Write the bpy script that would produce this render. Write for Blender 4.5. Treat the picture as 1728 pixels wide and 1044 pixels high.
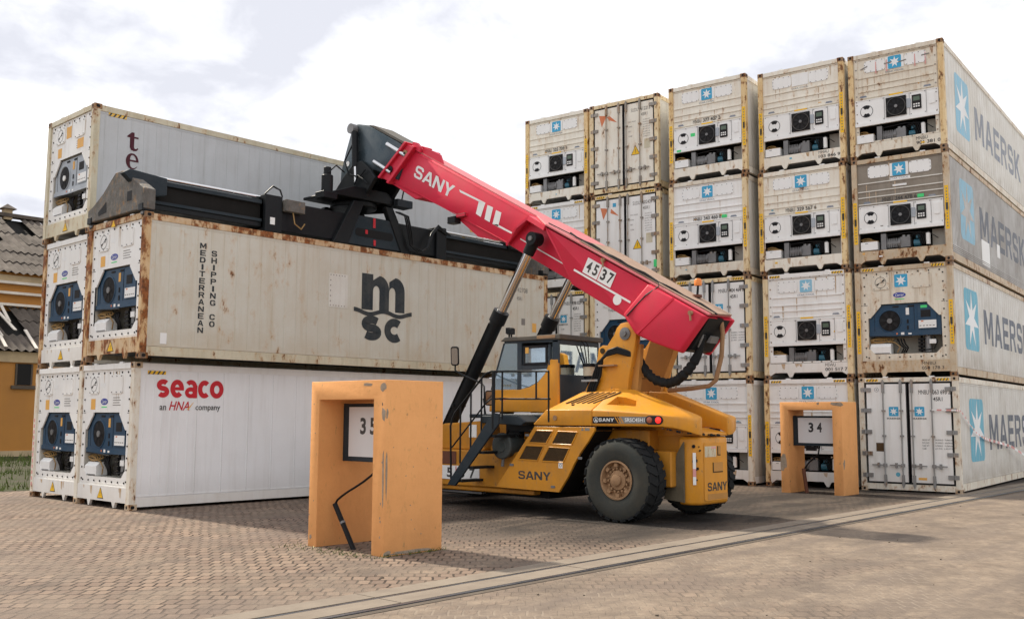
import bpy, bmesh, math, random
from mathutils import Vector, Matrix
random.seed(7)
S = bpy.context.scene
for o in list(bpy.data.objects): bpy.data.objects.remove(o)
R = math.radians
# ------------------------------------------------------------------ camera
YAW, PITCH, ROLL = R(42.58), R(6.09), R(0.243)
cd = bpy.data.cameras.new('camera'); cam = bpy.data.objects.new('camera', cd); S.collection.objects.link(cam)
d = Vector((math.cos(YAW)*math.cos(PITCH), math.sin(YAW)*math.cos(PITCH), math.sin(PITCH)))
r0 = Vector((math.sin(YAW), -math.cos(YAW), 0)); u0 = r0.cross(d)
rr = r0*math.cos(ROLL)+u0*math.sin(ROLL); uu = -r0*math.sin(ROLL)+u0*math.cos(ROLL)
cam.matrix_world = Matrix(((rr.x, uu.x, -d.x, 0), (rr.y, uu.y, -d.y, 0), (rr.z, uu.z, -d.z, 1.855), (0, 0, 0, 1)))
cd.sensor_width = 36; cd.lens = 1688/1728*36; cd.clip_start = .1; cd.clip_end = 3000
S.camera = cam
# ------------------------------------------------------------------ light
SUN_EL, SUN_AZ = R(47), R(93)          # azimuth counted from +X towards +Y
sd = bpy.data.lights.new('sun', 'SUN'); sd.energy = 3.2; sd.angle = R(2.5); sd.color = (1, .91, .77)
so = bpy.data.objects.new('sun', sd); S.collection.objects.link(so)
sv = Vector((math.cos(SUN_AZ)*math.cos(SUN_EL), math.sin(SUN_AZ)*math.cos(SUN_EL), math.sin(SUN_EL)))
so.rotation_euler = sv.to_track_quat('Z', 'Y').to_euler()
W = bpy.data.worlds.new('World'); S.world = W; W.use_nodes = True
wt = W.node_tree; wn = wt.nodes; wl = wt.links; wn.clear()
def WN(t, **k):
    n = wn.new(t)
    for a, b in k.items(): setattr(n, a, b)
    return n
out = WN('ShaderNodeOutputWorld'); bgs = WN('ShaderNodeBackground'); bgc = WN('ShaderNodeBackground'); mx = WN('ShaderNodeMixShader')
sky = WN('ShaderNodeTexSky', sky_type='NISHITA', sun_disc=False, sun_elevation=SUN_EL, sun_rotation=R(90)-SUN_AZ)
sky.dust_density = 2.0
bgs.inputs[1].default_value = .13; bgc.inputs[1].default_value = 1.0
tc = WN('ShaderNodeTexCoord'); sep = WN('ShaderNodeSeparateXYZ'); zc = WN('ShaderNodeMath', operation='MAXIMUM'); zc.inputs[1].default_value = 0.0
za = WN('ShaderNodeMath', operation='ADD'); za.inputs[1].default_value = .34
dx = WN('ShaderNodeMath', operation='DIVIDE'); dy = WN('ShaderNodeMath', operation='DIVIDE'); cmb = WN('ShaderNodeCombineXYZ')
wl.new(tc.outputs['Generated'], sep.inputs[0]); wl.new(sep.outputs[2], zc.inputs[0]); wl.new(zc.outputs[0], za.inputs[0])
wl.new(sep.outputs[0], dx.inputs[0]); wl.new(za.outputs[0], dx.inputs[1]); wl.new(sep.outputs[1], dy.inputs[0]); wl.new(za.outputs[0], dy.inputs[1])
wl.new(dx.outputs[0], cmb.inputs[0]); wl.new(dy.outputs[0], cmb.inputs[1])
def wnoise(scale, detail, rough, off, lo, hi):
    m = WN('ShaderNodeMapping'); m.inputs['Location'].default_value = off
    n = WN('ShaderNodeTexNoise'); n.inputs['Scale'].default_value = scale; n.inputs['Detail'].default_value = detail; n.inputs['Roughness'].default_value = rough
    n.inputs['Distortion'].default_value = .25
    rp = WN('ShaderNodeMapRange'); rp.inputs[1].default_value = lo; rp.inputs[2].default_value = hi; rp.interpolation_type = 'SMOOTHSTEP'
    wl.new(cmb.outputs[0], m.inputs[0]); wl.new(m.outputs[0], n.inputs[0]); wl.new(n.outputs[0], rp.inputs[0])
    return rp.outputs[0]
shA = wnoise(3.0, 7, .54, (44.5, 8.2, 0), .31, .64); shB = wnoise(7.5, 6, .55, (2.5, 8.2, 0), .34, .66)
sm = WN('ShaderNodeMath', operation='MULTIPLY_ADD'); sm.inputs[1].default_value = .32; s2 = WN('ShaderNodeMath', operation='MULTIPLY_ADD'); s2.inputs[1].default_value = .78; s2.inputs[2].default_value = -.02
wl.new(shB, sm.inputs[0]); wl.new(shA, s2.inputs[0]); wl.new(s2.outputs[0], sm.inputs[2]); shade = sm.outputs[0]
cover = wnoise(1.6, 9, .6, (8.3, 4.2, 0), .22, .32)
ccol = WN('ShaderNodeMixRGB'); ccol.inputs[1].default_value = (.86, .86, .865, 1); ccol.inputs[2].default_value = (.415, .425, .468, 1)
wl.new(shade, ccol.inputs[0]); wl.new(ccol.outputs[0], bgc.inputs[0]); wl.new(sky.outputs[0], bgs.inputs[0])
wl.new(cover, mx.inputs[0]); wl.new(bgs.outputs[0], mx.inputs[1]); wl.new(bgc.outputs[0], mx.inputs[2]); wl.new(mx.outputs[0], out.inputs[0])
S.view_settings.view_transform = 'Standard'; S.view_settings.look = 'None'; S.view_settings.exposure = .98; S.view_settings.gamma = 1
# ------------------------------------------------------------------ materials
MATS = {}
def newmat(name):
    m = bpy.data.materials.new(name); m.use_nodes = True; nt = m.node_tree
    b = nt.nodes['Principled BSDF']; MATS[name] = m
    return m, nt, b
def paint(name, col, rough=.5, metal=0., grime=.25, gcol=(.16, .13, .10), streak=.0, rust=0., rcol=(.23, .085, .025), gscale=1.3, rscale=2.2, bump=.0, ss=(7, 7, .45), low=0., rustz=None):
    m, nt, b = newmat(name); N = nt.nodes; L = nt.links
    tc = N.new('ShaderNodeTexCoord'); oi = N.new('ShaderNodeObjectInfo')
    mul = N.new('ShaderNodeMath'); mul.operation = 'MULTIPLY'; mul.inputs[1].default_value = 61.
    L.new(oi.outputs['Random'], mul.inputs[0])
    cx = N.new('ShaderNodeCombineXYZ'); L.new(mul.outputs[0], cx.inputs[0]); L.new(mul.outputs[0], cx.inputs[1])
    ad = N.new('ShaderNodeVectorMath'); ad.operation = 'ADD'; L.new(tc.outputs['Object'], ad.inputs[0]); L.new(cx.outputs[0], ad.inputs[1])
    def noise(sc, det, ro, vec):
        n = N.new('ShaderNodeTexNoise'); n.inputs['Scale'].default_value = sc; n.inputs['Detail'].default_value = det; n.inputs['Roughness'].default_value = ro
        L.new(vec, n.inputs['Vector']); return n.outputs[0]
    def rng(v, lo, hi, a, bb):
        q = N.new('ShaderNodeMapRange'); q.inputs[1].default_value = lo; q.inputs[2].default_value = hi; q.inputs[3].default_value = a; q.inputs[4].default_value = bb
        L.new(v, q.inputs[0]); return q.outputs[0]
    def mix(f, a, c):
        q = N.new('ShaderNodeMixRGB'); L.new(f, q.inputs[0])
        if isinstance(a, tuple): q.inputs[1].default_value = (*a, 1)
        else: L.new(a, q.inputs[1])
        q.inputs[2].default_value = (*c, 1); return q.outputs[0]
    base = noise(gscale, 7, .62, ad.outputs[0])
    c = mix(rng(base, .38, .72, 0, grime), tuple(col), gcol)
    fine = noise(26, 3, .6, ad.outputs[0])
    c = mix(rng(fine, .45, .8, 0, grime*.45), c, gcol)
    if streak:
        mp = N.new('ShaderNodeMapping'); mp.inputs['Scale'].default_value = ss; L.new(ad.outputs[0], mp.inputs[0])
        c = mix(rng(noise(1, 5, .6, mp.outputs[0]), .5, .78, 0, streak), c, gcol)
    if low:      # splash dirt near the bottom edge of the thing
        sx = N.new('ShaderNodeSeparateXYZ'); L.new(tc.outputs['Object'], sx.inputs[0])
        zz = rng(sx.outputs[2], .75, .05, 0, 1)
        mu = N.new('ShaderNodeMath'); mu.operation = 'MULTIPLY'; L.new(zz, mu.inputs[0]); L.new(rng(base, .3, .65, .2, low), mu.inputs[1])
        c = mix(mu.outputs[0], c, gcol)
    ro = rng(base, .3, .7, rough-.08, min(1, rough+.15))
    if rust:
        mp = N.new('ShaderNodeMapping'); mp.inputs['Scale'].default_value = (1.6, 1.6, .8); L.new(ad.outputs[0], mp.inputs[0])
        rn = noise(rscale, 9, .68, mp.outputs[0]); t = .66-.34*rust
        halo = rng(rn, t-.08, t+.06, 0, .55); c = mix(halo, c, (.50, .27, .09))
        f = rng(rn, t, t+.07, 0, 1); 
        rc = mix(rng(noise(14, 4, .6, ad.outputs[0]), .35, .65, 0, 1), rcol, tuple(x*.35 for x in rcol))
        q = N.new('ShaderNodeMixRGB'); L.new(f, q.inputs[0]); L.new(c, q.inputs[1]); L.new(rc, q.inputs[2]); c = q.outputs[0]
    L.new(c, b.inputs['Base Color']); L.new(ro, b.inputs['Roughness']); b.inputs['Metallic'].default_value = metal; b.inputs['Specular IOR Level'].default_value = .16 if max(col) < .09 else .30
    if bump:
        bn = N.new('ShaderNodeBump'); bn.inputs['Strength'].default_value = bump; bn.inputs['Distance'].default_value = .02
        L.new(noise(9, 6, .65, ad.outputs[0]), bn.inputs['Height']); L.new(bn.outputs[0], b.inputs['Normal'])
    return m
def plain(name, col, rough=.5, metal=0., emit=0):
    m, nt, b = newmat(name); b.inputs['Base Color'].default_value = (*col, 1); b.inputs['Roughness'].default_value = rough; b.inputs['Metallic'].default_value = metal
    if emit: b.inputs['Emission Color'].default_value = (*col, 1); b.inputs['Emission Strength'].default_value = emit
    return m
WARM = (.30, .21, .12)
paint('white_panel', (.83, .835, .835), .42, grime=.08, gcol=(.36, .33, .28), streak=.22, low=.35, bump=.05)
paint('white_end', (.83, .825, .80), .42, grime=.10, gcol=(.36, .28, .17), streak=.22, low=.25)
paint('cream_panel', (.70, .685, .63), .48, grime=.22, gcol=(.30, .24, .16), streak=.30, low=.5, bump=.05)
paint('cream_end', (.80, .765, .67), .45, grime=.14, gcol=(.42, .28, .12), streak=.30, rust=.12, rscale=3)
paint('stained_end', (.74, .69, .58), .5, grime=.22, gcol=(.30, .18, .08), streak=.62, rust=.13, rscale=3.5, ss=(8, 8, .6))
paint('unit_white', (.82, .82, .80), .4, grime=.06, gcol=(.3, .26, .2), streak=.12)
paint('grey_panel', (.52, .54, .55), .45, grime=.16, gcol=(.26, .25, .22), streak=.28, bump=.05)
paint('bare_metal_panel', (.42, .40, .37), .42, .45, grime=.35, gcol=(.17, .14, .11), streak=.45, low=.4)
paint('brown_end', (.27, .235, .19), .5, .1, grime=.4, gcol=(.12, .095, .07), streak=.45)
paint('weathered_panel', (.60, .585, .51), .5, grime=.22, gcol=(.44, .33, .19), streak=.42, rust=.045, rscale=2.6, low=.5, bump=.06)
paint('dirty_panel', (.66, .645, .60), .5, grime=.28, gcol=(.30, .24, .17), streak=.35, low=.6, bump=.05)
paint('post_cream', (.78, .66, .43), .5, grime=.28, gcol=(.46, .26, .07), streak=.4, rust=.27, rscale=5, ss=(9, 9, 1.2))
paint('post_yellowed', (.76, .60, .34), .5, grime=.4, gcol=(.48, .24, .05), streak=.5, rust=.34, rscale=5, ss=(9, 9, 1.2))
paint('post_white', (.76, .72, .62), .48, grime=.25, gcol=(.36, .27, .16), streak=.35, rust=.24, rscale=4, ss=(9, 9, 1.2))
paint('post_dirty', (.60, .50, .36), .55, grime=.4, gcol=(.24, .16, .09), streak=.4, rust=.3, rscale=3.5)
paint('post_tan', (.62, .57, .43), .5, grime=.35, gcol=(.30, .25, .14), streak=.45, rust=.2, rscale=4)
paint('post_rusty', (.66, .50, .30), .6, grime=.4, gcol=(.40, .2, .06), streak=.4, rust=.62, rscale=2.6, rcol=(.30, .10, .025))
paint('rail_rusty', (.62, .50, .34), .6, grime=.4, gcol=(.40, .2, .06), streak=.5, rust=.52, rscale=2.6, rcol=(.32, .11, .03))
paint('casting', (.30, .20, .13), .65, .2, grime=.5, gcol=(.06, .045, .04), rust=.45, rscale=6)
paint('casting_pale', (.56, .46, .33), .6, .1, grime=.5, gcol=(.2, .11, .06), rust=.4, rscale=6)
paint('carrier_blue', (.012, .052, .105), .38, grime=.25, gcol=(.10, .11, .12))
paint('pale_unit', (.42, .46, .50), .4, grime=.4, gcol=(.12, .13, .15))
paint('machine_grey', (.23, .23, .23), .5, .4, grime=.4, gcol=(.06, .055, .05))
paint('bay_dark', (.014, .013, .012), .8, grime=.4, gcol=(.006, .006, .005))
paint('bay_cream', (.48, .46, .40), .6, grime=.4, gcol=(.16, .13, .1))
paint('rod_grey', (.33, .34, .34), .45, .6, grime=.4, gcol=(.16, .13, .1), rust=.1)
paint('rod_rusty', (.30, .28, .25), .5, .5, grime=.45, gcol=(.14, .10, .07), rust=.25)
paint('yellow_sticker', (.85, .50, .015), .5, grime=.15, gcol=(.5, .35, .1))
paint('orange_sticker', (.78, .42, .10), .5, grime=.1)
paint('logo_blue', (.045, .36, .60), .45, grime=.1)
paint('logo_faded_blue', (.20, .50, .68), .5, grime=.25, gcol=(.55, .57, .56), streak=.35)
paint('logo_teal', (.09, .40, .54), .5, grime=.15, gcol=(.4, .45, .45), streak=.2)
paint('logo_white', (.80, .82, .82), .45, grime=.08)
paint('ink_navy', (.055, .075, .115), .5, grime=.2, gcol=(.35, .35, .33), streak=.3)
paint('ink_faded', (.16, .19, .25), .5, grime=.4, gcol=(.5, .5, .47), streak=.4)
paint('ink_msc', (.025, .033, .040), .55, grime=.2, gcol=(.2, .19, .16), gscale=3, streak=.15)
paint('ink_black', (.03, .03, .032), .5, grime=.25, gcol=(.3, .28, .25))
paint('ink_soft', (.16, .15, .14), .55, grime=.3, gcol=(.5, .47, .4))
paint('ink_red', (.56, .018, .030), .45, grime=.08)
paint('ink_maroon', (.070, .012, .022), .5, grime=.1)
paint('ink_orange', (.62, .16, .05), .5, grime=.2, gcol=(.6, .5, .4))
paint('gasket', (.012, .013, .016), .6, grime=.3, gcol=(.08, .07, .06))
paint('fan_black', (.007, .007, .008), .5, grime=.3, gcol=(.03, .027, .024))
paint('fan_rim', (.06, .062, .064), .5, grime=.3)
paint('rust_run', (.42, .27, .14), .6, grime=.6, gcol=(.70, .64, .54), gscale=9, streak=.5)
plain('green_tag', (.05, .62, .18), .5); plain('screen_green', (.07, .11, .07), .2); plain('wire_tan', (.30, .18, .06), .6); plain('label_white', (.78, .78, .76), .5)
plain('teal_motor', (.02, .11, .16), .4); plain('oval_blue', (.03, .05, .30), .4)
# machine
paint('machine_yellow', (.64, .27, .018), .40, grime=.34, gcol=(.36, .17, .045), streak=.32, rust=.05, rcol=(.12, .06, .03), rscale=7, gscale=2, bump=.05)
paint('chassis_yellow', (.56, .235, .018), .45, grime=.4, gcol=(.20, .11, .04), streak=.3, rust=.12, rscale=3, bump=.03)
paint('dusty_yellow', (.50, .235, .05), .6, grime=.4, gcol=(.26, .15, .06), streak=.3)
paint('boom_red', (.64, .018, .055), .40, grime=.30, gcol=(.40, .05, .055), streak=.22, gscale=1.8, bump=.05, ss=(3, 3, 1.2))
paint('boom_sunlit_red', (.58, .13, .15), .5, grime=.35, gcol=(.50, .33, .28))  # paler copy of the boom red, sunlight on top put into the colour
paint('top_dust', (.36, .25, .18), .8, grime=.5, gcol=(.22, .13, .10), gscale=3, bump=.2)
paint('steel_black', (.008, .010, .012), .38, .0, grime=.3, gcol=(.035, .035, .033), bump=.03)
paint('steel_slate', (.016, .026, .034), .55, .0, grime=.35, gcol=(.08, .085, .09), bump=.02)
paint('head_slate', (.045, .065, .078), .28, .45, grime=.5, gcol=(.12, .13, .135), gscale=2, bump=.02)
paint('drum_grey', (.055, .068, .068), .5, grime=.3)
paint('worn_plate', (.15, .142, .13), .75, .1, grime=.75, gcol=(.08, .072, .062), gscale=7, rust=.12, rscale=6, bump=.5)
paint('cab_dark', (.035, .05, .065), .4, .2, grime=.3, gcol=(.12, .11, .1))
paint('cab_roof', (.085, .085, .08), .6, .1, grime=.5, gcol=(.2, .16, .11))
paint('rubber', (.011, .013, .015), .75, grime=.35, gcol=(.035, .033, .028), bump=.1)
paint('tyre_side', (.040, .044, .041), .85, grime=.6, gcol=(.085, .074, .055), gscale=2.5, bump=.1)
paint('hub_tan', (.36, .215, .115), .75, grime=.5, gcol=(.2, .12, .065), gscale=6, bump=.2)
paint('arch_dirt', (.14, .115, .075), .85, grime=.6, gcol=(.06, .05, .035), gscale=3, bump=.3)
paint('mesh_brown', (.10, .055, .022), .7, grime=.5, gcol=(.03, .02, .01), gscale=8)
plain('chrome', (.62, .62, .62), .14, 1.0)
paint('slot_dark', (.05, .032, .012), .8, grime=.3)
paint('red_brown', (.16, .06, .035), .6, grime=.4, gcol=(.07, .035, .02))
plain('lamp_red', (.9, .02, .015), .25, 0, .9); plain('lamp_amber', (.75, .22, .03), .3); plain('lamp_off', (.35, .10, .05), .25); plain('lens', (.55, .56, .56), .15)
plain('seat_grey', (.16, .18, .22), .7); plain('interior_pale', (.42, .46, .52), .7); plain('tape_red', (.66, .30, .28), .5)
def glass(name, base, gain):
    m, nt, b = newmat(name); N = nt.nodes; L = nt.links
    N.remove(b); o = N['Material Output']; t = N.new('ShaderNodeBsdfTransparent'); t.inputs[0].default_value = (.95, .975, .985, 1)
    g = N.new('ShaderNodeBsdfGlossy'); g.inputs['Roughness'].default_value = .02; g.inputs[0].default_value = (.80, .92, 1, 1)
    f = N.new('ShaderNodeFresnel'); f.inputs[0].default_value = 1.5; a = N.new('ShaderNodeMath'); a.operation = 'MULTIPLY_ADD'; a.inputs[1].default_value = gain; a.inputs[2].default_value = base; a.use_clamp = True
    x = N.new('ShaderNodeMixShader'); L.new(f.outputs[0], a.inputs[0]); L.new(a.outputs[0], x.inputs[0]); L.new(t.outputs[0], x.inputs[1]); L.new(g.outputs[0], x.inputs[2]); 
    if name == 'glass':      # pale blue diffuse layer stands in for sky reflection on cab panes
        df = N.new('ShaderNodeBsdfDiffuse'); df.inputs[0].default_value = (.50, .64, .72, 1); y = N.new('ShaderNodeMixShader'); y.inputs[0].default_value = .22
        L.new(x.outputs[0], y.inputs[1]); L.new(df.outputs[0], y.inputs[2]); L.new(y.outputs[0], o.inputs[0])
    else: L.new(x.outputs[0], o.inputs[0])
glass('glass', .24, 1.6); glass('film_glass', .46, 2.2)
plain('mirror_glass', (.42, .44, .46), .12, 1.0)
paint('pedestal_paint', (.78, .375, .135), .75, grime=.30, gcol=(.58, .27, .10), gscale=2.4, streak=.22, low=.5, rust=.02, rcol=(.30, .22, .15), rscale=7, bump=.35)
paint('pedestal_chip', (.34, .27, .20), .9, grime=.6, gcol=(.16, .13, .1), gscale=14, bump=.6)
paint('sign_white', (.66, .66, .66), .5, grime=.1, gcol=(.4, .4, .4))
paint('wall_ochre', (.42, .19, .04), .8, grime=.7, gcol=(.34, .16, .05), gscale=.5, streak=.3, ss=(2, 2, .4), bump=.1)
paint('wall_trim', (.47, .36, .22), .85, grime=.5, gcol=(.16, .13, .09), gscale=1, bump=.2)
paint('asbestos', (.12, .098, .08), .9, grime=.75, gcol=(.045, .038, .032), gscale=1.2, streak=.5, ss=(3, 1, 3), bump=.3)
paint('lath', (.68, .62, .54), .8, grime=.3)
# ground -----------------------------------------------------------
def ground_mat():
    m, nt, b = newmat('paving'); N = nt.nodes; L = nt.links
    g = N.new('ShaderNodeNewGeometry')
    def noise(sc, det, ro, vec=None, dist=0):
        n = N.new('ShaderNodeTexNoise'); n.inputs['Scale'].default_value = sc; n.inputs['Detail'].default_value = det; n.inputs['Roughness'].default_value = ro; n.inputs['Distortion'].default_value = dist
        L.new(vec or g.outputs['Position'], n.inputs['Vector']); return n.outputs[0]
    def rng(v, lo, hi, a, bb):
        q = N.new('ShaderNodeMapRange'); q.inputs[1].default_value = lo; q.inputs[2].default_value = hi; q.inputs[3].default_value = a; q.inputs[4].default_value = bb
        L.new(v, q.inputs[0]); return q.outputs[0]
    def mix(f, a, c, mode='MIX'):
        q = N.new('ShaderNodeMixRGB'); q.blend_type = mode
        if isinstance(f, float): q.inputs[0].default_value = f
        else: L.new(f, q.inputs[0])
        for i, x in ((1, a), (2, c)):
            if isinstance(x, tuple): q.inputs[i].default_value = (*x, 1)
            else: L.new(x, q.inputs[i])
        return q.outputs[0]
    def math_(op, a, c):
        q = N.new('ShaderNodeMath'); q.operation = op; q.use_clamp = True
        for i, x in ((0, a), (1, c)):
            if isinstance(x, (float, int)): q.inputs[i].default_value = x
            else: L.new(x, q.inputs[i])
        return q.outputs[0]
    # slightly wandering joints
    wob = N.new('ShaderNodeTexNoise'); wob.inputs['Scale'].default_value = 1.3; L.new(g.outputs['Position'], wob.inputs['Vector'])
    wsc = N.new('ShaderNodeVectorMath'); wsc.operation = 'SCALE'; wsc.inputs['Scale'].default_value = .16; L.new(wob.outputs['Color'], wsc.inputs[0])
    wad = N.new('ShaderNodeVectorMath'); wad.operation = 'ADD'; L.new(g.outputs['Position'], wad.inputs[0]); L.new(wsc.outputs[0], wad.inputs[1])
    mp = N.new('ShaderNodeMapping'); mp.inputs['Rotation'].default_value = (0, 0, R(47.4)); L.new(wad.outputs[0], mp.inputs[0])
    br = N.new('ShaderNodeTexBrick'); br.offset = .5; br.inputs['Scale'].default_value = 1; br.inputs['Brick Width'].default_value = .15; br.inputs['Row Height'].default_value = .25
    br.inputs['Mortar Size'].default_value = .0135; br.inputs['Mortar Smooth'].default_value = .3; br.inputs['Bias'].default_value = 0
    br.inputs['Color1'].default_value = (.255, .183, .134, 1); br.inputs['Color2'].default_value = (.15, .104, .079, 1); br.inputs['Mortar'].default_value = (.016, .011, .008, 1)
    L.new(mp.outputs[0], br.inputs['Vector'])
    c = br.outputs['Color']
    big = noise(.35, 6, .62, dist=.6); mid = noise(1.4, 8, .68, dist=.4); fine = noise(34, 4, .62); grit = noise(7, 9, .72)
    c = mix(rng(mid, .42, .62, 0, .45), c, (.20, .16, .125))
    c = mix(rng(big, .50, .62, 0, .55), c, (.13, .10, .085))          # worn, oily tracks
    c = mix(rng(fine, .5, .72, 0, .5), c, (.11, .085, .068))
    sep = N.new('ShaderNodeSeparateXYZ'); L.new(g.outputs['Position'], sep.inputs[0])
    south = rng(sep.outputs[1], 8.0, 7.5, 0, .66); band = rng(sep.outputs[1], 11.5, 9.0, 0, .22); xr = rng(sep.outputs[0], 10., 16., 0, .22)
    s1 = math_('ADD', rng(noise(.6, 9, .70, dist=.9), .42, .62, -.25, .70), math_('ADD', south, band))
    s1 = math_('ADD', s1, xr)
    sandcol = mix(rng(mid, .40, .62, 0, 1), (.245, .193, .144), (.148, .116, .089))
    sandcol = mix(rng(grit, .46, .64, 0, .6), sandcol, (.115, .092, .075))
    sandcol = mix(rng(fine, .5, .72, 0, .45), sandcol, (.12, .092, .072))
    streak = N.new('ShaderNodeMapping'); streak.inputs['Scale'].default_value = (.22, 1.3, 1); L.new(g.outputs['Position'], streak.inputs[0])
    sandcol = mix(rng(noise(1, 8, .68, streak.outputs[0]), .46, .62, 0, .7), sandcol, (.125, .10, .083))
    jm = math_('MULTIPLY', br.outputs['Fac'], rng(noise(.8, 6, .6), .48, .60, 0, .42))
    sandcol = mix(jm, sandcol, (.30, .245, .19))                         # pale sand lodged in the joints
    c = mix(math_('MULTIPLY', s1, .93), c, sandcol)
    # tyre tracks: arcs left by turning machines
    for (tx, ty, rad, wid, amt) in ((17.0, -9.0, 15.6, .34, .6), (17.0, -9.0, 13.2, .34, .5), (2.0, 24.0, 12.8, .3, .45), (2.0, 24.0, 15.0, .3, .4), (30.0, -20.0, 25.5, .3, .5), (30.0, -20.0, 23.2, .3, .45)):
        vd = N.new('ShaderNodeVectorMath'); vd.operation = 'DISTANCE'; L.new(wad.outputs[0], vd.inputs[0]); vd.inputs[1].default_value = (tx, ty, 0)
        df = N.new('ShaderNodeMath'); df.operation = 'SUBTRACT'; L.new(vd.outputs['Value'], df.inputs[0]); df.inputs[1].default_value = rad
        ab = N.new('ShaderNodeMath'); ab.operation = 'ABSOLUTE'; L.new(df.outputs[0], ab.inputs[0])
        tr = math_('MULTIPLY', rng(ab.outputs[0], wid, wid*.35, 0, amt), rng(noise(.9, 5, .65), .42, .6, 0, 1))
        c = mix(tr, c, (.095, .076, .063))
    # isolated oil drips
    vo = N.new('ShaderNodeTexVoronoi'); vo.inputs['Scale'].default_value = .55; L.new(wad.outputs[0], vo.inputs['Vector'])
    c = mix(rng(vo.outputs['Distance'], .20, .06, 0, .5), c, (.075, .06, .05))
    # oily drive lane, darkened further in place of the machine's weak shadow
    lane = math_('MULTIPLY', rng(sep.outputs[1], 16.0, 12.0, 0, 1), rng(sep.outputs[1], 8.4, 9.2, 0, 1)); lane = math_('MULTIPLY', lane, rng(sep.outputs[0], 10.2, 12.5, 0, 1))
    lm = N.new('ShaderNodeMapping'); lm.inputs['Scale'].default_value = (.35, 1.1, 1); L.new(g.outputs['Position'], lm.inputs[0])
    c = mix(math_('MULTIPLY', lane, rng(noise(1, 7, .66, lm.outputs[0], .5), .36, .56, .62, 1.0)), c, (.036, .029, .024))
    under_shade = math_('MULTIPLY', math_('MULTIPLY', rng(sep.outputs[0], 13.6, 14.8, 0, 1), rng(sep.outputs[0], 18.6, 17.4, 0, 1)), math_('MULTIPLY', rng(sep.outputs[1], 9.0, 10.2, 0, 1), rng(sep.outputs[1], 18.5, 17.2, 0, 1)))
    c = mix(math_('MULTIPLY', under_shade, rng(noise(.9, 6, .6), .36, .56, .35, .95)), c, (.022, .019, .017))      # shade under the machine painted into the paving
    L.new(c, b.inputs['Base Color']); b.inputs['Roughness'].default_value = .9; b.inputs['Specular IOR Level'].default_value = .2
    h = math_('MULTIPLY', math_('SUBTRACT', 1.0, br.outputs['Fac']), math_('SUBTRACT', 1.0, math_('MULTIPLY', s1, .85)))
    hh = N.new('ShaderNodeMath'); hh.operation = 'MULTIPLY_ADD'; L.new(fine, hh.inputs[0]); hh.inputs[1].default_value = .22; L.new(h, hh.inputs[2])
    h3 = N.new('ShaderNodeMath'); h3.operation = 'MULTIPLY_ADD'; L.new(noise(6, 5, .6), h3.inputs[0]); h3.inputs[1].default_value = .45; L.new(hh.outputs[0], h3.inputs[2])
    bn = N.new('ShaderNodeBump'); bn.inputs['Strength'].default_value = 1.0; bn.inputs['Distance'].default_value = .02; L.new(h3.outputs[0], bn.inputs['Height']); L.new(bn.outputs[0], b.inputs['Normal'])
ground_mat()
paint('concrete', (.215, .178, .138), .88, grime=.7, gcol=(.15, .12, .095), gscale=2.2, streak=.6, ss=(.3, 3, 1), bump=.3)
paint('rail_steel', (.085, .10, .125), .35, .7, grime=.4, gcol=(.14, .11, .08))
paint('groove_dirt', (.10, .08, .06), .95, grime=.4, gcol=(.04, .03, .025))
paint('soil', (.05, .042, .028), .95, grime=.8, gcol=(.03, .045, .010), gscale=.5, bump=.6)
paint('blade', (.055, .095, .012), .7, grime=.4, gcol=(.16, .13, .05))
# ------------------------------------------------------------------ mesh helpers
FCACHE = {}
def glyphs(txt, bold=.0, space=1.):
    key = (txt, bold, space)
    if key in FCACHE: return FCACHE[key]
    c = bpy.data.curves.new('t', 'FONT'); c.body = txt; c.size = 1; c.offset = bold; c.space_character = space; c.resolution_u = 4; c.fill_mode = 'FRONT'
    o = bpy.data.objects.new('t', c); S.collection.objects.link(o)
    me = bpy.data.meshes.new_from_object(o.evaluated_get(bpy.context.evaluated_depsgraph_get()))
    vs = [(v.co.x, v.co.y) for v in me.vertices]; fs = [tuple(p.vertices) for p in me.polygons]
    bpy.data.objects.remove(o); bpy.data.curves.remove(c); bpy.data.meshes.remove(me)
    xs = [v[0] for v in vs]; ys = [v[1] for v in vs]; x0, x1, y0, y1 = min(xs), max(xs), min(ys), max(ys)
    vs = [((x-x0)/(x1-x0), (y-y0)/(y1-y0)) for x, y in vs]
    FCACHE[key] = (vs, fs); return vs, fs
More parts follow.
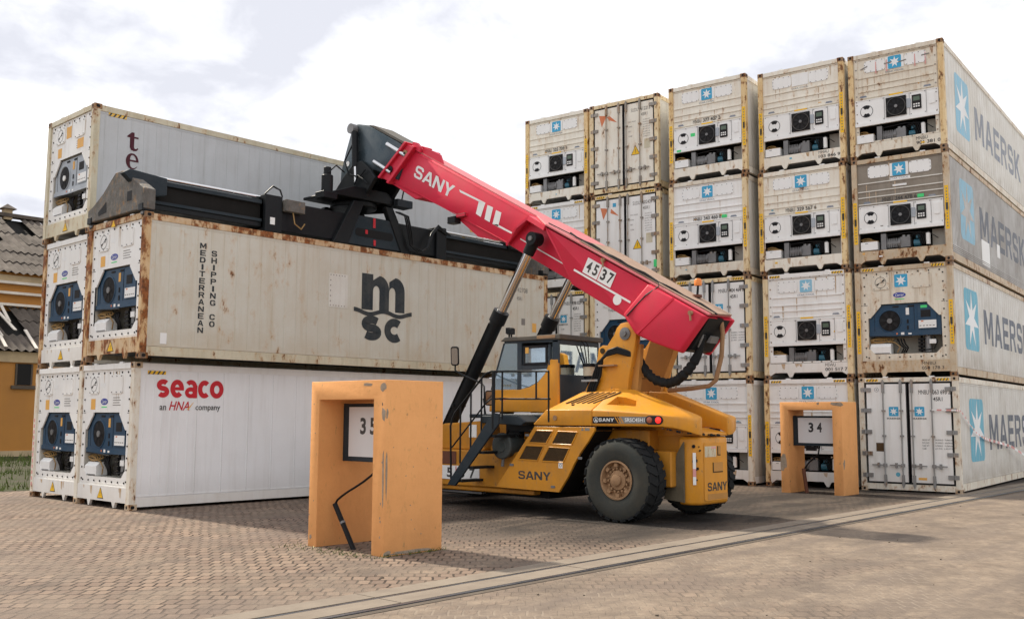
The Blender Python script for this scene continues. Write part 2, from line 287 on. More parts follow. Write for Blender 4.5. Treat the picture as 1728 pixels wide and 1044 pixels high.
class MB:
    def __init__(s, O=(0, 0, 0), A=(1, 0, 0), B=(0, 1, 0), N=(0, 0, 1)):
        s.v = []; s.f = []; s.mi = []; s.mats = []; s.fr = (Vector(O), Vector(A), Vector(B), Vector(N))
    def T(s, p): O, A, B, N = s.fr; return O+A*p[0]+B*p[1]+N*p[2]
    def m(s, n):
        if n not in s.mats: s.mats.append(n)
        return s.mats.index(n)
    def add(s, vs, fs, mat):
        k = len(s.v); s.v += [s.T(v) for v in vs]; i = s.m(mat)
        for f in fs: s.f.append([k+j for j in f]); s.mi.append(i)
    def box(s, x0, x1, y0, y1, z0, z1, mat):
        s.add([(x, y, z) for z in (z0, z1) for y in (y0, y1) for x in (x0, x1)], [(0, 2, 3, 1), (4, 5, 7, 6), (0, 1, 5, 4), (2, 6, 7, 3), (0, 4, 6, 2), (1, 3, 7, 5)], mat)
    def prism(s, pts, vec, mat):
        n = len(pts); a = [Vector(p) for p in pts]; b = [p+Vector(vec) for p in a]
        s.add(a+b, [tuple(range(n)), tuple(range(2*n-1, n-1, -1))]+[(i, (i+1) % n, n+(i+1) % n, n+i) for i in range(n)], mat)
    def poly(s, pts, mat): s.add(pts, [tuple(range(len(pts)))], mat)
    def cyl(s, p0, p1, r, mat, n=16, r1=None, caps=True):
        s.tube([p0, p1], [r, r if r1 is None else r1], mat, n, caps)
    def tube(s, pts, r, mat, n=8, caps=True):
        pts = [Vector(p) for p in pts]; rs = r if isinstance(r, list) else [r]*len(pts)
        vs = []; fs = []; prev = None
        for i, p in enumerate(pts):
            t = (pts[min(i+1, len(pts)-1)]-pts[max(i-1, 0)]).normalized()
            if prev is None: prev = t.orthogonal().normalized()
            a = (prev-t*prev.dot(t)).normalized(); b = t.cross(a); prev = a
            vs += [p+(a*math.cos(q*2*math.pi/n)+b*math.sin(q*2*math.pi/n))*rs[i] for q in range(n)]
        for i in range(len(pts)-1):
            fs += [(i*n+q, i*n+(q+1) % n, (i+1)*n+(q+1) % n, (i+1)*n+q) for q in range(n)]
        if caps: fs += [tuple(range(n-1, -1, -1)), tuple(range((len(pts)-1)*n, len(pts)*n))]
        s.add(vs, fs, mat)
    def lathe(s, c, ax, prof, mat, n=32):        # prof: (radius, offset along axis)
        c = Vector(c); ax = Vector(ax).normalized(); a = ax.orthogonal().normalized(); b = ax.cross(a); vs = []; fs = []; k = len(prof)
        for q in range(n):
            w = 2*math.pi*q/n; e = a*math.cos(w)+b*math.sin(w)
            vs += [c+e*r+ax*h for r, h in prof]
        for q in range(n):
            for i in range(k-1): fs.append((q*k+i, q*k+i+1, ((q+1) % n)*k+i+1, ((q+1) % n)*k+i))
        s.add(vs, fs, mat)
    def disc(s, a, b, r, n, mat, z=0, sy=1.): s.poly([(a+r*math.cos(2*math.pi*i/n), b+r*sy*math.sin(2*math.pi*i/n), z) for i in range(n)], mat)
    def rrect(s, a0, a1, b0, b1, rad, z, mat, seg=4, depth=None):
        pts = []
        for cx, cy, st in ((a1-rad, b1-rad, 0), (a0+rad, b1-rad, 90), (a0+rad, b0+rad, 180), (a1-rad, b0+rad, 270)):
            for i in range(seg+1): w = R(st+90*i/seg); pts.append((cx+rad*math.cos(w), cy+rad*math.sin(w), z))
        if depth: s.prism(pts, (0, 0, depth), mat)
        else: s.poly(pts, mat)
    def ring(s, a, b, r0, r1, n, z, mat, w0=0, w1=360):
        vs = []; full = abs(w1-w0) >= 360
        for i in range(n+1):
            w = R(w0+(w1-w0)*i/n); vs += [(a+r0*math.cos(w), b+r0*math.sin(w), z), (a+r1*math.cos(w), b+r1*math.sin(w), z)]
        s.add(vs, [(2*i, 2*i+1, 2*i+3, 2*i+2) for i in range(n)], mat)
    def text(s, txt, a0, a1, b0, b1, z, mat, bold=.0, space=1., slant=0.):
        vs, fs = glyphs(txt, bold, space)
        s.add([(a0+(a1-a0)*x+slant*y*(b1-b0), b0+(b1-b0)*y, z) for x, y in vs], fs, mat)
    def star(s, a, b, r, z, mat, n=7, inner=.44, sy=1.):
        pts = []
        for i in range(2*n):
            w = math.pi/2+math.pi*i/n; q = r if i % 2 == 0 else r*inner
            pts.append((a+q*math.cos(w), b+q*sy*math.sin(w), z))
        c = (a, b, z); 
        s.add([c]+pts, [(0, 1+i, 1+(i+1) % (2*n)) for i in range(2*n)], mat)
    def mesh(s, name, bevel=0., seg=2, smooth=None, off=None):
        me = bpy.data.meshes.new(name); o = Vector(off) if off else Vector()
        me.from_pydata([tuple(v-o) for v in s.v], [], s.f)
        for n in s.mats: me.materials.append(MATS[n])
        me.polygons.foreach_set('material_index', s.mi)
        bm = bmesh.new(); bm.from_mesh(me)
        bmesh.ops.recalc_face_normals(bm, faces=bm.faces)
        if bevel:
            bmesh.ops.remove_doubles(bm, verts=bm.verts, dist=1e-4)
            es = [e for e in bm.edges if len(e.link_faces) == 2 and e.calc_face_angle(0) > R(22)]
            bmesh.ops.bevel(bm, geom=es, offset=bevel, segments=seg, affect='EDGES', profile=.5, clamp_overlap=True)
        bm.to_mesh(me); bm.free()
        if smooth is not None:
            for p in me.polygons: p.use_smooth = True
            me.set_sharp_from_angle(angle=R(smooth))
        return me
    def build(s, name, parent=None, **k): return link(name, s.mesh(name, **k), parent)
    def clusters(s, gap=.05):
        up = list(range(len(s.v)))
        def fd(i):
            while up[i] != i: up[i] = up[up[i]]; i = up[i]
            return i
        for f in s.f:
            for j in f[1:]: up[fd(j)] = fd(f[0])
        bb = {}
        for i, v in enumerate(s.v):
            q = bb.setdefault(fd(i), [Vector(v), Vector(v)])
            for k in range(3): q[0][k] = min(q[0][k], v[k]); q[1][k] = max(q[1][k], v[k])
        grp = [[[k], q[0], q[1]] for k, q in bb.items()]; again = True
        while again:
            again = False; res = []
            for g in grp:
                for h in res:
                    if all(g[1][k]-gap <= h[2][k] and h[1][k]-gap <= g[2][k] for k in range(3)):
                        h[0] += g[0]
                        for k in range(3): h[1][k] = min(h[1][k], g[1][k]); h[2][k] = max(h[2][k], g[2][k])
                        again = True; break
                else: res.append(g)
            grp = res
        outl = []
        for g in grp:
            roots = set(g[0]); m = MB(); m.mats = list(s.mats); remap = {}
            for f, mi in zip(s.f, s.mi):
                if fd(f[0]) in roots:
                    for j in f:
                        if j not in remap: remap[j] = len(m.v); m.v.append(s.v[j])
                    m.f.append([remap[j] for j in f]); m.mi.append(mi)
            outl.append(m)
        return outl
    def build_split(s, name, parent, gap=.05, **k): return [m.build(name, parent, **k) for m in s.clusters(gap)]
    def stroke(s, pts, w, z, mat, closed=False):
        n = len(pts); vs = []
        for i in range(n):
            p, q = (pts[(i-1) % n], pts[(i+1) % n]) if closed else (pts[max(i-1, 0)], pts[min(i+1, n-1)])
            tx, ty = q[0]-p[0], q[1]-p[1]; l = math.hypot(tx, ty) or 1
            ww = w(i/(n-1)) if callable(w) else w
            nx, ny = -ty/l*ww/2, tx/l*ww/2; x, y = pts[i][:2]
            vs += [(x+nx, y+ny, z), (x-nx, y-ny, z)]
        fs = [(2*i, 2*i+1, 2*i+3, 2*i+2) for i in range(n-1)]
        if closed: fs.append((2*n-2, 2*n-1, 1, 0))
        s.add(vs, fs, mat)
    def block(s, txt, a0, a1, b0, b1, z, mat, gap=.16):      # heavy block capitals drawn as polygons
        B_ = {'M': (1.15, [[(0, 0), (0, 1), (.26, 1), (.5, .46), (.74, 1), (1, 1), (1, 0), (.8, 0), (.8, .66), (.58, .18), (.42, .18), (.2, .66), (.2, 0)]]),
          'A': (1.05, [[(0, 0), (.37, 1), (.5, 1), (.5, .78), (.375, .40), (.5, .40), (.5, .22), (.31, .22), (.23, 0)], [(1, 0), (.63, 1), (.5, 1), (.5, .78), (.625, .40), (.5, .40), (.5, .22), (.69, .22), (.77, 0)]]),
          'E': (.85, [[(0, 0), (0, 1), (1, 1), (1, .81), (.26, .81), (.26, .6), (.92, .6), (.92, .41), (.26, .41), (.26, .19), (1, .19), (1, 0)]]),
          'R': (.95, [[(0, 0), (0, 1), (.24, 1), (.24, 0)], [(.24, 1), (.7, 1), (.9, .93), (.98, .8), (.98, .66), (.9, .52), (.74, .45), (1, 0), (.74, 0), (.5, .4), (.24, .4), (.24, .58), (.64, .58), (.73, .64), (.73, .77), (.64, .82), (.24, .82)]]),
          'S': (.9, [[(.02, .30), (.02, .16), (.16, .02), (.3, 0), (.7, 0), (.88, .05), (.98, .17), (.98, .4), (.88, .54), (.7, .59), (.3, .62), (.25, .67), (.25, .77), (.3, .82), (.68, .82), (.73, .77), (.73, .70), (.96, .70), (.96, .84), (.84, .97), (.7, 1), (.3, 1), (.12, .95), (.02, .83), (.02, .6), (.12, .47), (.3, .42), (.7, .38), (.75, .33), (.75, .23), (.7, .18), (.3, .18), (.25, .23), (.25, .30)]]),
          'K': (.98, [[(0, 0), (0, 1), (.24, 1), (.24, .6), (.66, 1), (.98, 1), (.5, .55), (1, 0), (.7, 0), (.34, .41), (.24, .32), (.24, 0)]]),
          'N': (1., [[(0, 0), (0, 1), (.26, 1), (.77, .36), (.77, 1), (1, 1), (1, 0), (.74, 0), (.23, .64), (.23, 0)]]),
          'Y': (1., [[(.38, 0), (.38, .40), (0, 1), (.28, 1), (.5, .62), (.72, 1), (1, 1), (.62, .40), (.62, 0)]]),
          'D': (.95, [[(0, 0), (0, 1), (.26, 1), (.26, 0)], [(.26, 1), (.62, 1), (.87, .9), (.99, .68), (.99, .32), (.87, .1), (.62, 0), (.26, 0), (.26, .19), (.56, .19), (.68, .26), (.73, .38), (.73, .62), (.68, .74), (.56, .81), (.26, .81)]]),
          'I': (.3, [[(0, 0), (0, 1), (1, 1), (1, 0)]]), 'T': (.9, [[(.37, 0), (.37, .81), (0, .81), (0, 1), (1, 1), (1, .81), (.63, .81), (.63, 0)]]),
          'H': (.95, [[(0, 0), (0, 1), (.26, 1), (.26, .6), (.74, .6), (.74, 1), (1, 1), (1, 0), (.74, 0), (.74, .41), (.26, .41), (.26, 0)]]),
          'P': (.9, [[(0, 0), (0, 1), (.26, 1), (.26, 0)], [(.26, 1), (.7, 1), (.9, .93), (.98, .8), (.98, .62), (.9, .48), (.7, .41), (.26, .41), (.26, .59), (.62, .59), (.72, .65), (.72, .76), (.62, .82), (.26, .82)]]),
          'C': (.95, [[(1, .66), (.95, .85), (.8, .97), (.62, 1), (.38, 1), (.15, .92), (.02, .72), (.02, .28), (.15, .08), (.38, 0), (.62, 0), (.8, .03), (.95, .15), (1, .34), (.75, .34), (.68, .22), (.56, .18), (.42, .18), (.32, .24), (.28, .36), (.28, .64), (.32, .76), (.42, .82), (.56, .82), (.68, .78), (.75, .66)]]),
          'G': (1., [[(1, .68), (.95, .85), (.8, .97), (.62, 1), (.38, 1), (.15, .92), (.02, .72), (.02, .28), (.15, .08), (.38, 0), (.62, 0), (.8, .03), (1, .12), (1, .52), (.56, .52), (.56, .36), (.76, .36), (.76, .23), (.56, .18), (.42, .18), (.32, .24), (.28, .36), (.28, .64), (.32, .76), (.42, .82), (.56, .82), (.68, .78), (.75, .68)]]),
          'O': (1., [[(.5, 1), (.38, 1), (.15, .92), (.02, .72), (.02, .28), (.15, .08), (.38, 0), (.5, 0), (.5, .18), (.42, .18), (.32, .24), (.28, .36), (.28, .64), (.32, .76), (.42, .82), (.5, .82)], [(.5, 1), (.62, 1), (.85, .92), (.98, .72), (.98, .28), (.85, .08), (.62, 0), (.5, 0), (.5, .18), (.58, .18), (.68, .24), (.72, .36), (.72, .64), (.68, .76), (.58, .82), (.5, .82)]])}
        tot = sum(B_[c][0] for c in txt)+gap*(len(txt)-1); k = (a1-a0)/tot; x = a0
        for c in txt:
            w, ps = B_[c]
            for p in ps: s.poly([(x+px*w*k, b0+py*(b1-b0), z) for px, py in p], mat)
            x += (w+gap)*k
    def fat(s, ch, a0, a1, b0, b1, t, z, mat):          # heavy rounded lowercase letters: t = stroke width
        cx, cy, rx, ry = (a0+a1)/2, (b0+b1)/2, (a1-a0-t)/2, (b1-b0-t)/2
        el = lambda w0, w1, k=22, rx_=None, ry_=None, y=None: [(cx+(rx_ or rx)*math.cos(R(w0+(w1-w0)*i/k)), (cy if y is None else y)+(ry_ or ry)*math.sin(R(w0+(w1-w0)*i/k))) for i in range(k+1)]
        if ch == 'o': s.stroke(el(0, 345.0, 23), t, z, mat, True)
        elif ch == 'c': s.stroke(el(48, 312), t, z, mat)
        elif ch == 'e': s.stroke(el(0, 318), t, z, mat); s.add([(a0+t*.7, cy-t*.32, z+.0006), (a1, cy-t*.32, z+.0006), (a1, cy+t*.32, z+.0006), (a0+t*.7, cy+t*.32, z+.0006)], [(0, 1, 2, 3)], mat)
        elif ch == 'a':
            h = (b1-b0); s.stroke(el(0, 345, 23, rx*.92, h*.30-t*.42, b0+h*.30), t*.85, z, mat, True)
            s.add([(a1-t, b0, z+.0006), (a1, b0, z+.0006), (a1, b1-h*.3, z+.0006), (a1-t, b1-h*.3, z+.0006)], [(0, 1, 2, 3)], mat)
            s.stroke(el(0, 140, 12, rx, h*.32-t*.1, b1-h*.32-t*.36), t*.95, z+.0003, mat)
        elif ch == 's':
            r2 = ry/2; up_ = el(35, 270, 14, rx, r2, cy+r2); dn = el(90, -145, 14, rx, r2, cy-r2); s.stroke(up_+dn[1:], t, z, mat)
def link(name, me, parent=None):
    o = bpy.data.objects.new(name, me); S.collection.objects.link(o)
    if parent: o.parent = parent
    return o
def thing(name, label, cat, loc=(0, 0, 0), rz=0., group=None):
    o = bpy.data.objects.new(name, None); S.collection.objects.link(o); o.location = loc; o.rotation_euler = (0, 0, rz); o.empty_display_size = .3
    o['label'] = label; o['category'] = cat
    if group: o['group'] = group
    return o
def boolean(o, cutter):
    c = bpy.data.objects.new('cut', cutter); S.collection.objects.link(c); c.matrix_world = Matrix.Translation(o.parent.location if o.parent else (0, 0, 0)); bpy.context.view_layer.update()
    md = o.modifiers.new('cut', 'BOOLEAN'); md.operation = 'DIFFERENCE'; md.object = c; md.solver = 'EXACT'
    bpy.context.view_layer.update(); dg = bpy.context.evaluated_depsgraph_get(); me = bpy.data.meshes.new_from_object(o.evaluated_get(dg))
    o.modifiers.clear(); old = o.data; o.data = me; me.name = old.name; bpy.data.objects.remove(c)
    for p in me.polygons: p.use_smooth = True
    me.set_sharp_from_angle(angle=R(35))
def struct(o, kind='structure'): o['kind'] = kind; return o
MC = {}
def cached(key, fn):
    if key not in MC: MC[key] = fn()
    return MC[key]
#@@MARK1
# ------------------------------------------------------------------ ground
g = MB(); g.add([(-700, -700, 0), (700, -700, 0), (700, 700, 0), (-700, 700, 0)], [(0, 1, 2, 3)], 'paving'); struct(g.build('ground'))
g = MB(); g.add([(-60, 25.9, .004), (9, 25.5, .004), (60, 25.7, .004), (60, 46.4, .004), (-60, 46.4, .004)], [(0, 1, 2, 3, 4)], 'soil'); struct(g.build('soil'))
# concrete strip with embedded crane rail, one long slab beside the paving
g = MB(); x = -30.
def skew(g):
    for v in g.v: v.y += (v.x-10)*.018
    return g
while x < 90:
    L_ = random.uniform(1.9, 3.2); j = random.uniform(-.008, .008)
    g.box(x, x+L_-.015, 8.165, 8.47+2*j, -.1, .010+random.uniform(0, .006), 'concrete'); g.box(x, x+L_-.015, 7.75+2*j, 8.085, -.1, .010+random.uniform(0, .006), 'concrete')
    x += L_
g.box(-30, 90, 8.085, 8.165, -.1, .004, 'groove_dirt'); g.box(-30, 90, 7.57, 7.748, -.1, .005, 'groove_dirt')
struct(skew(g).build('kerb_strip', bevel=.004, seg=1))
g = MB(); g.box(-30, 90, 8.10, 8.14, -.05, .012, 'rail_steel'); o = skew(g).build('crane_rail'); o['label'] = 'thin dark steel rail sunk in the groove of the concrete strip'; o['category'] = 'rail'
g = MB(); g.box(-30, 90, 7.67, 7.73, -.05, .014, 'rail_steel'); o = skew(g).build('crane_rail.001'); o['label'] = 'dark steel rail along the outer, near edge of the concrete strip'; o['category'] = 'rail'
# grass
g = MB(); rnd = random.Random(3)
for i in range(14000):
    x = rnd.uniform(2, 26); y = rnd.uniform(25.6, 46.2)
    if math.sin(x*.9)+math.sin(y*.7+x*.3) < -.2 and rnd.random() < .8: continue
    h = rnd.uniform(.06, .26); w = rnd.uniform(.012, .03); a = rnd.uniform(0, 6.28); l = rnd.uniform(-.1, .1)
    c, s_ = math.cos(a)*w, math.sin(a)*w
    g.add([(x-c, y-s_, 0), (x+c, y+s_, 0), (x+l, y+l*.5, h)], [(0, 1, 2)], 'blade')
o = struct(g.build('grass'), 'stuff'); o['label'] = 'rough green grass between the paving and the ochre building'; o['category'] = 'grass'
g = MB(); rnd = random.Random(5)
for i in range(260):
    t = rnd.random(); x, y = (8.6+rnd.gauss(0, .12), 11.5+rnd.uniform(-1.1, .8)) if t < .6 else (rnd.uniform(8.6, 9.9), 10.33+rnd.gauss(0, .02))
    h = rnd.uniform(.02, .07); w = .006; a = rnd.uniform(0, 6.28); l = rnd.uniform(-.05, .05)
    g.add([(x-math.cos(a)*w, y-math.sin(a)*w, 0), (x+math.cos(a)*w, y+math.sin(a)*w, 0), (x+l, y-l, h)], [(0, 1, 2)], 'blade')
o = struct(g.build('weeds'), 'stuff'); o['label'] = 'short weeds in the joints around the foot of the orange pedestal'; o['category'] = 'weeds'
g = MB(); rnd = random.Random(9)
for i in range(150):
    x, y = rnd.uniform(3, 30), rnd.uniform(1, 9.5); q = rnd.uniform(.006, .022)
    g.prism([(x+q*math.cos(k*1.05+i), y+q*.7*math.sin(k*1.05+i), 0) for k in range(6)], (0, 0, q*.6), 'groove_dirt')
o = struct(g.build('pebbles'), 'stuff'); o['label'] = 'dark pebbles and crumbs strewn over the sandy paving'; o['category'] = 'pebbles'
# ------------------------------------------------------------------ containers
CW, CH, CL = 2.438, 2.896, 12.192
EF = dict(O=(0, CW, 0), A=(0, -1, 0), B=(0, 0, 1), N=(-1, 0, 0))      # end frame: a = across (left to right), b = up, n = outwards
SF = dict(O=(0, 0, 0), A=(1, 0, 0), B=(0, 0, 1), N=(0, -1, 0))       # side frame
PW = .135
def m_frame(post, rail, end):
    b = MB()
    for x0, x1 in ((0, PW), (CL-PW, CL)):
        for y0, y1 in ((0, PW), (CW-PW, CW)):
            b.box(x0, x1, y0, y1, .118, CH-.118, post)
            s_ = 1 if x0 == 0 else -1
    for y0, y1 in ((0.008, .10), (CW-.10, CW-.008)):
        b.box(PW, CL-PW, y0, y1, CH-.15, CH-.02, rail); b.box(PW, CL-PW, y0+.004, y1-.004, .06, .24, 'post_tan' if rail == 'rail_rusty' else rail)
    for x0, x1 in ((CL-.1, CL-.012),):
        b.box(x0, x1, PW, CW-PW, CH-.16, CH-.01, rail); b.box(x0, x1, PW, CW-PW, .05, .25, rail)
    b.fr = MB(**EF).fr
    # header and sill on the visible end
    b.box(PW, CW-PW, CH-.125, CH-.012, -.10, -.008, post if end == 'D' else rail)
    if end == 'D': b.box(PW, CW-PW, .045, .19, -.10, -.008, rail); b.box(.36, .62, .0, .0449, -.08, -.03, 'gasket'); b.box(1.82, 2.08, .0, .0449, -.08, -.03, 'gasket')
    else:
        top = .43 if end == 'C' else .42
        lug = [(CW-PW, .13, -.07), (1.84, .13, -.07), (1.79, .015, -.07), (1.75, .015, -.07), (1.68, .13, -.07), (.76, .13, -.07), (.69, .015, -.07), (.65, .015, -.07), (.60, .13, -.07), (PW, .13, -.07)]
        if end == 'C': b.prism([(PW, top, -.07), (CW-PW, top, -.07)]+lug, (0, 0, .055), rail)
        else: b.prism([(PW, top, -.07), (CW-PW, top, -.07), (CW-PW, .07, -.07), (CW-PW-.16, .17, -.07), (1.80, .17, -.07), (1.73, .045, -.07), (1.67, .045, -.07), (1.6, .17, -.07), (.84, .17, -.07), (.77, .045, -.07), (.71, .045, -.07), (.64, .17, -.07), (PW+.16, .17, -.07), (PW, .07, -.07)], (0, 0, .055), rail)
    for a in (.62, 1.76): b.box(a, a+.13, CH-.012, CH+.018, -.06, -.02, 'label_white')
    return b.mesh('frame')
def m_casting(mat):
    b = MB(); b.box(0, .178, 0, .162, 0, .118, mat)
    b.disc
    b.fr = (Vector((-.001, .162, 0)), Vector((0, -1, 0)), Vector((0, 0, 1)), Vector((-1, 0, 0))); b.rrect(.05, .112, .028, .092, .029, .002, 'fan_black')
    b.fr = (Vector((0, -.001, 0)), Vector((1, 0, 0)), Vector((0, 0, 1)), Vector((0, -1, 0))); b.rrect(.045, .125, .028, .092, .029, .002, 'fan_black')
    return b.mesh('corner_casting', bevel=.006, seg=1)
def m_side(mat, kind):
    b = MB(**SF); b.box(PW, CL-PW, .24, CH-.15, -.045, -.022, mat)
    if kind == 'ribbed':                                  # close vertical flutes and low horizontal swages
        x = PW+.12
        while x < CL-PW-.1: b.box(x, x+.016, .46, CH-.16, -.022, -.0165, mat); x += .152
        for z in (.27, .32, .37, .42): b.box(PW+.02, CL-PW-.02, z, z+.022, -.022, -.008, mat)
    elif kind == 'seamed':
        x = PW+.10
        for i in range(6): b.box(x, x+.014, .27, CH-.17, -.022, -.0165, mat); x += .19
        while x < CL-PW-.1: b.box(x, x+.018, .27, CH-.17, -.022, -.0155, mat); b.box(x+.018, x+.024, .27, CH-.17, -.022, -.0212, 'ink_soft'); x += .61  # dark line beside each seam: joint dirt plus painted ridge shade
        b.box(PW+.02, CL-PW-.02, .25, .275, -.022, -.012, mat)
    else:
        x = PW+.12
        while x < CL-PW-.1: b.box(x, x+.010, .27, CH-.16, -.022, -.0185, mat); x += .305
        b.box(PW+.02, CL-PW-.02, .25, .28, -.022, -.010, mat); b.box(PW+.02, CL-PW-.02, CH-.20, CH-.19, -.022, -.016, mat)
    return b.mesh('side_panel')
def m_flat(name, box, mat): b = MB(); b.box(*box, mat); return b.mesh(name)
def bolts(b, pts, r=.016, mat='machine_grey'):
    for a, z, n in pts: b.cyl((a, z, n), (a, z, n+.012), r, mat, 6)
def star_logo(b, a, z, h, n, col='logo_blue', white='logo_white', sy=1.):
    b.rrect(a-h/2, a+h/2, z-h/2*sy, z+h/2*sy, h*.09, n, col); b.star(a, z, h*.43, n+.002, white, sy=sy)
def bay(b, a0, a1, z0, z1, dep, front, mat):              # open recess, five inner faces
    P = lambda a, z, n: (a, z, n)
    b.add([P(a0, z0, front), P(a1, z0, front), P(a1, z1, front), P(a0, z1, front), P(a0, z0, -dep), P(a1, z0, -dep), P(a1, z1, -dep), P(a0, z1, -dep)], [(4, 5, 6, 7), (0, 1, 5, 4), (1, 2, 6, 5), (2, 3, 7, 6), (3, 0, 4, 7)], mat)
def fan_mesh(a, z, w, square, body):
    b = MB(**EF); n = .012
    if square: b.box(a-w/2, a+w/2, z-w/2, z+w/2, .0, n, 'fan_black')
    r = w*.47
    b.lathe((a, z, n), (0, 0, 1), [(r, 0), (r, .025), (r*.93, .025), (r*.90, .002)], 'fan_rim' if square else body, 28)
    b.disc(a, z, r*.91, 28, 'fan_black', n+.001)
    for k in range(8):
        w0 = R(45*k); b.add([(a+r*.2*math.cos(w0), z+r*.2*math.sin(w0), n+.004), (a+r*.86*math.cos(w0+.1), z+r*.86*math.sin(w0+.1), n+.003), (a+r*.86*math.cos(w0+.55), z+r*.86*math.sin(w0+.55), n+.012), (a+r*.2*math.cos(w0+.6), z+r*.2*math.sin(w0+.6), n+.010)], [(0, 1, 2, 3)], 'gasket')
    for rr_ in (.35, .55, .75): b.ring(a, z, r*rr_, r*rr_+.004, 28, n+.016, 'gasket')
    b.cyl((a, z, n), (a, z, n+.03), r*.17, 'machine_grey', 14)
    return b.mesh('fan')
def machinery(parent, key, z0, z1, tan, blue=False):
    def comp():
        b = MB(**EF); zc = z0+.16
        b.cyl((.82, zc, -.22), (1.12, zc, -.22), .13, 'machine_grey', 14); b.cyl((1.12, zc, -.22), (1.18, zc, -.22), .155, 'machine_grey', 14)
        b.box(1.18, 1.42, z0+.03, z0+.30, -.32, -.10, 'machine_grey'); b.cyl((1.24, z0+.30, -.2), (1.24, z0+.36, -.2), .05, 'rod_grey', 10); b.cyl((1.36, z0+.30, -.2), (1.36, z0+.35, -.2), .05, 'rod_grey', 10)
        for k in range(6): b.box(.85+k*.045, .87+k*.045, zc-.12, zc+.12, -.345, -.085, 'machine_grey')
        b.box(.70, .83, z0, z1-.05, -.2, -.05, 'machine_grey')
        return b.mesh('compressor')
    def motor():
        b = MB(**EF)
        b.cyl((1.50, z0+.12, -.2), (1.66, z0+.12, -.2), .10, 'teal_motor', 12); b.cyl((1.6, z0+.24, -.18), (1.6, z0+.33, -.18), .06, 'teal_motor', 10)
        for k in range(4): b.tube([(1.42+.05*k, z0+.3, -.14), (1.5+.06*k, z0+.36+.02*k, -.1), (1.62+.05*k, z0+.30, -.08), (1.7+.04*k, z0+.06, -.1)], .012, 'fan_black', 5)
        return b.mesh('valve_group')
    def recv():
        b = MB(**EF); b.cyl((1.86, z0+.05, -.12), (1.86, z0+.34, -.12), .055, 'label_white', 12); b.cyl((1.86, z0+.34, -.12), (1.86, z0+.37, -.12), .03, 'rod_grey', 8); return b.mesh('receiver')
    def cbox():
        b = MB(**EF); b.box(.19, .62, z0+.01, z0+.23, -.25, .004, 'unit_white'); b.box(.3, .38, z0+.18, z0+.195, .004, .008, 'gasket'); return b.mesh('control_box', bevel=.01, seg=1)
    def wire():
        b = MB(**EF)
        for k in range(4):
            b.tube([(.22+.05*k+.02*math.sin(k+q*.9), z0+.25+.07*math.sin(q*math.pi/8)+.012*k, -.12-.03*k+.05*math.cos(q*.8)) if q < 8 else (.62, z0+.24, -.1) for q in range(9)], .011, tan, 5)
        b.tube([(.3+.16*math.cos(w*.45), z0+.28+.06*math.sin(w*.45), -.08-.01*w) for w in range(20)], .012, tan, 5)
        return b.mesh('cable')
    for nm, fn in (('compressor', comp), ('valve_group', motor), ('receiver', recv), ('control_box', cbox), ('cable', wire)):
        link(nm, cached((nm, key, z0, tan), fn), parent)
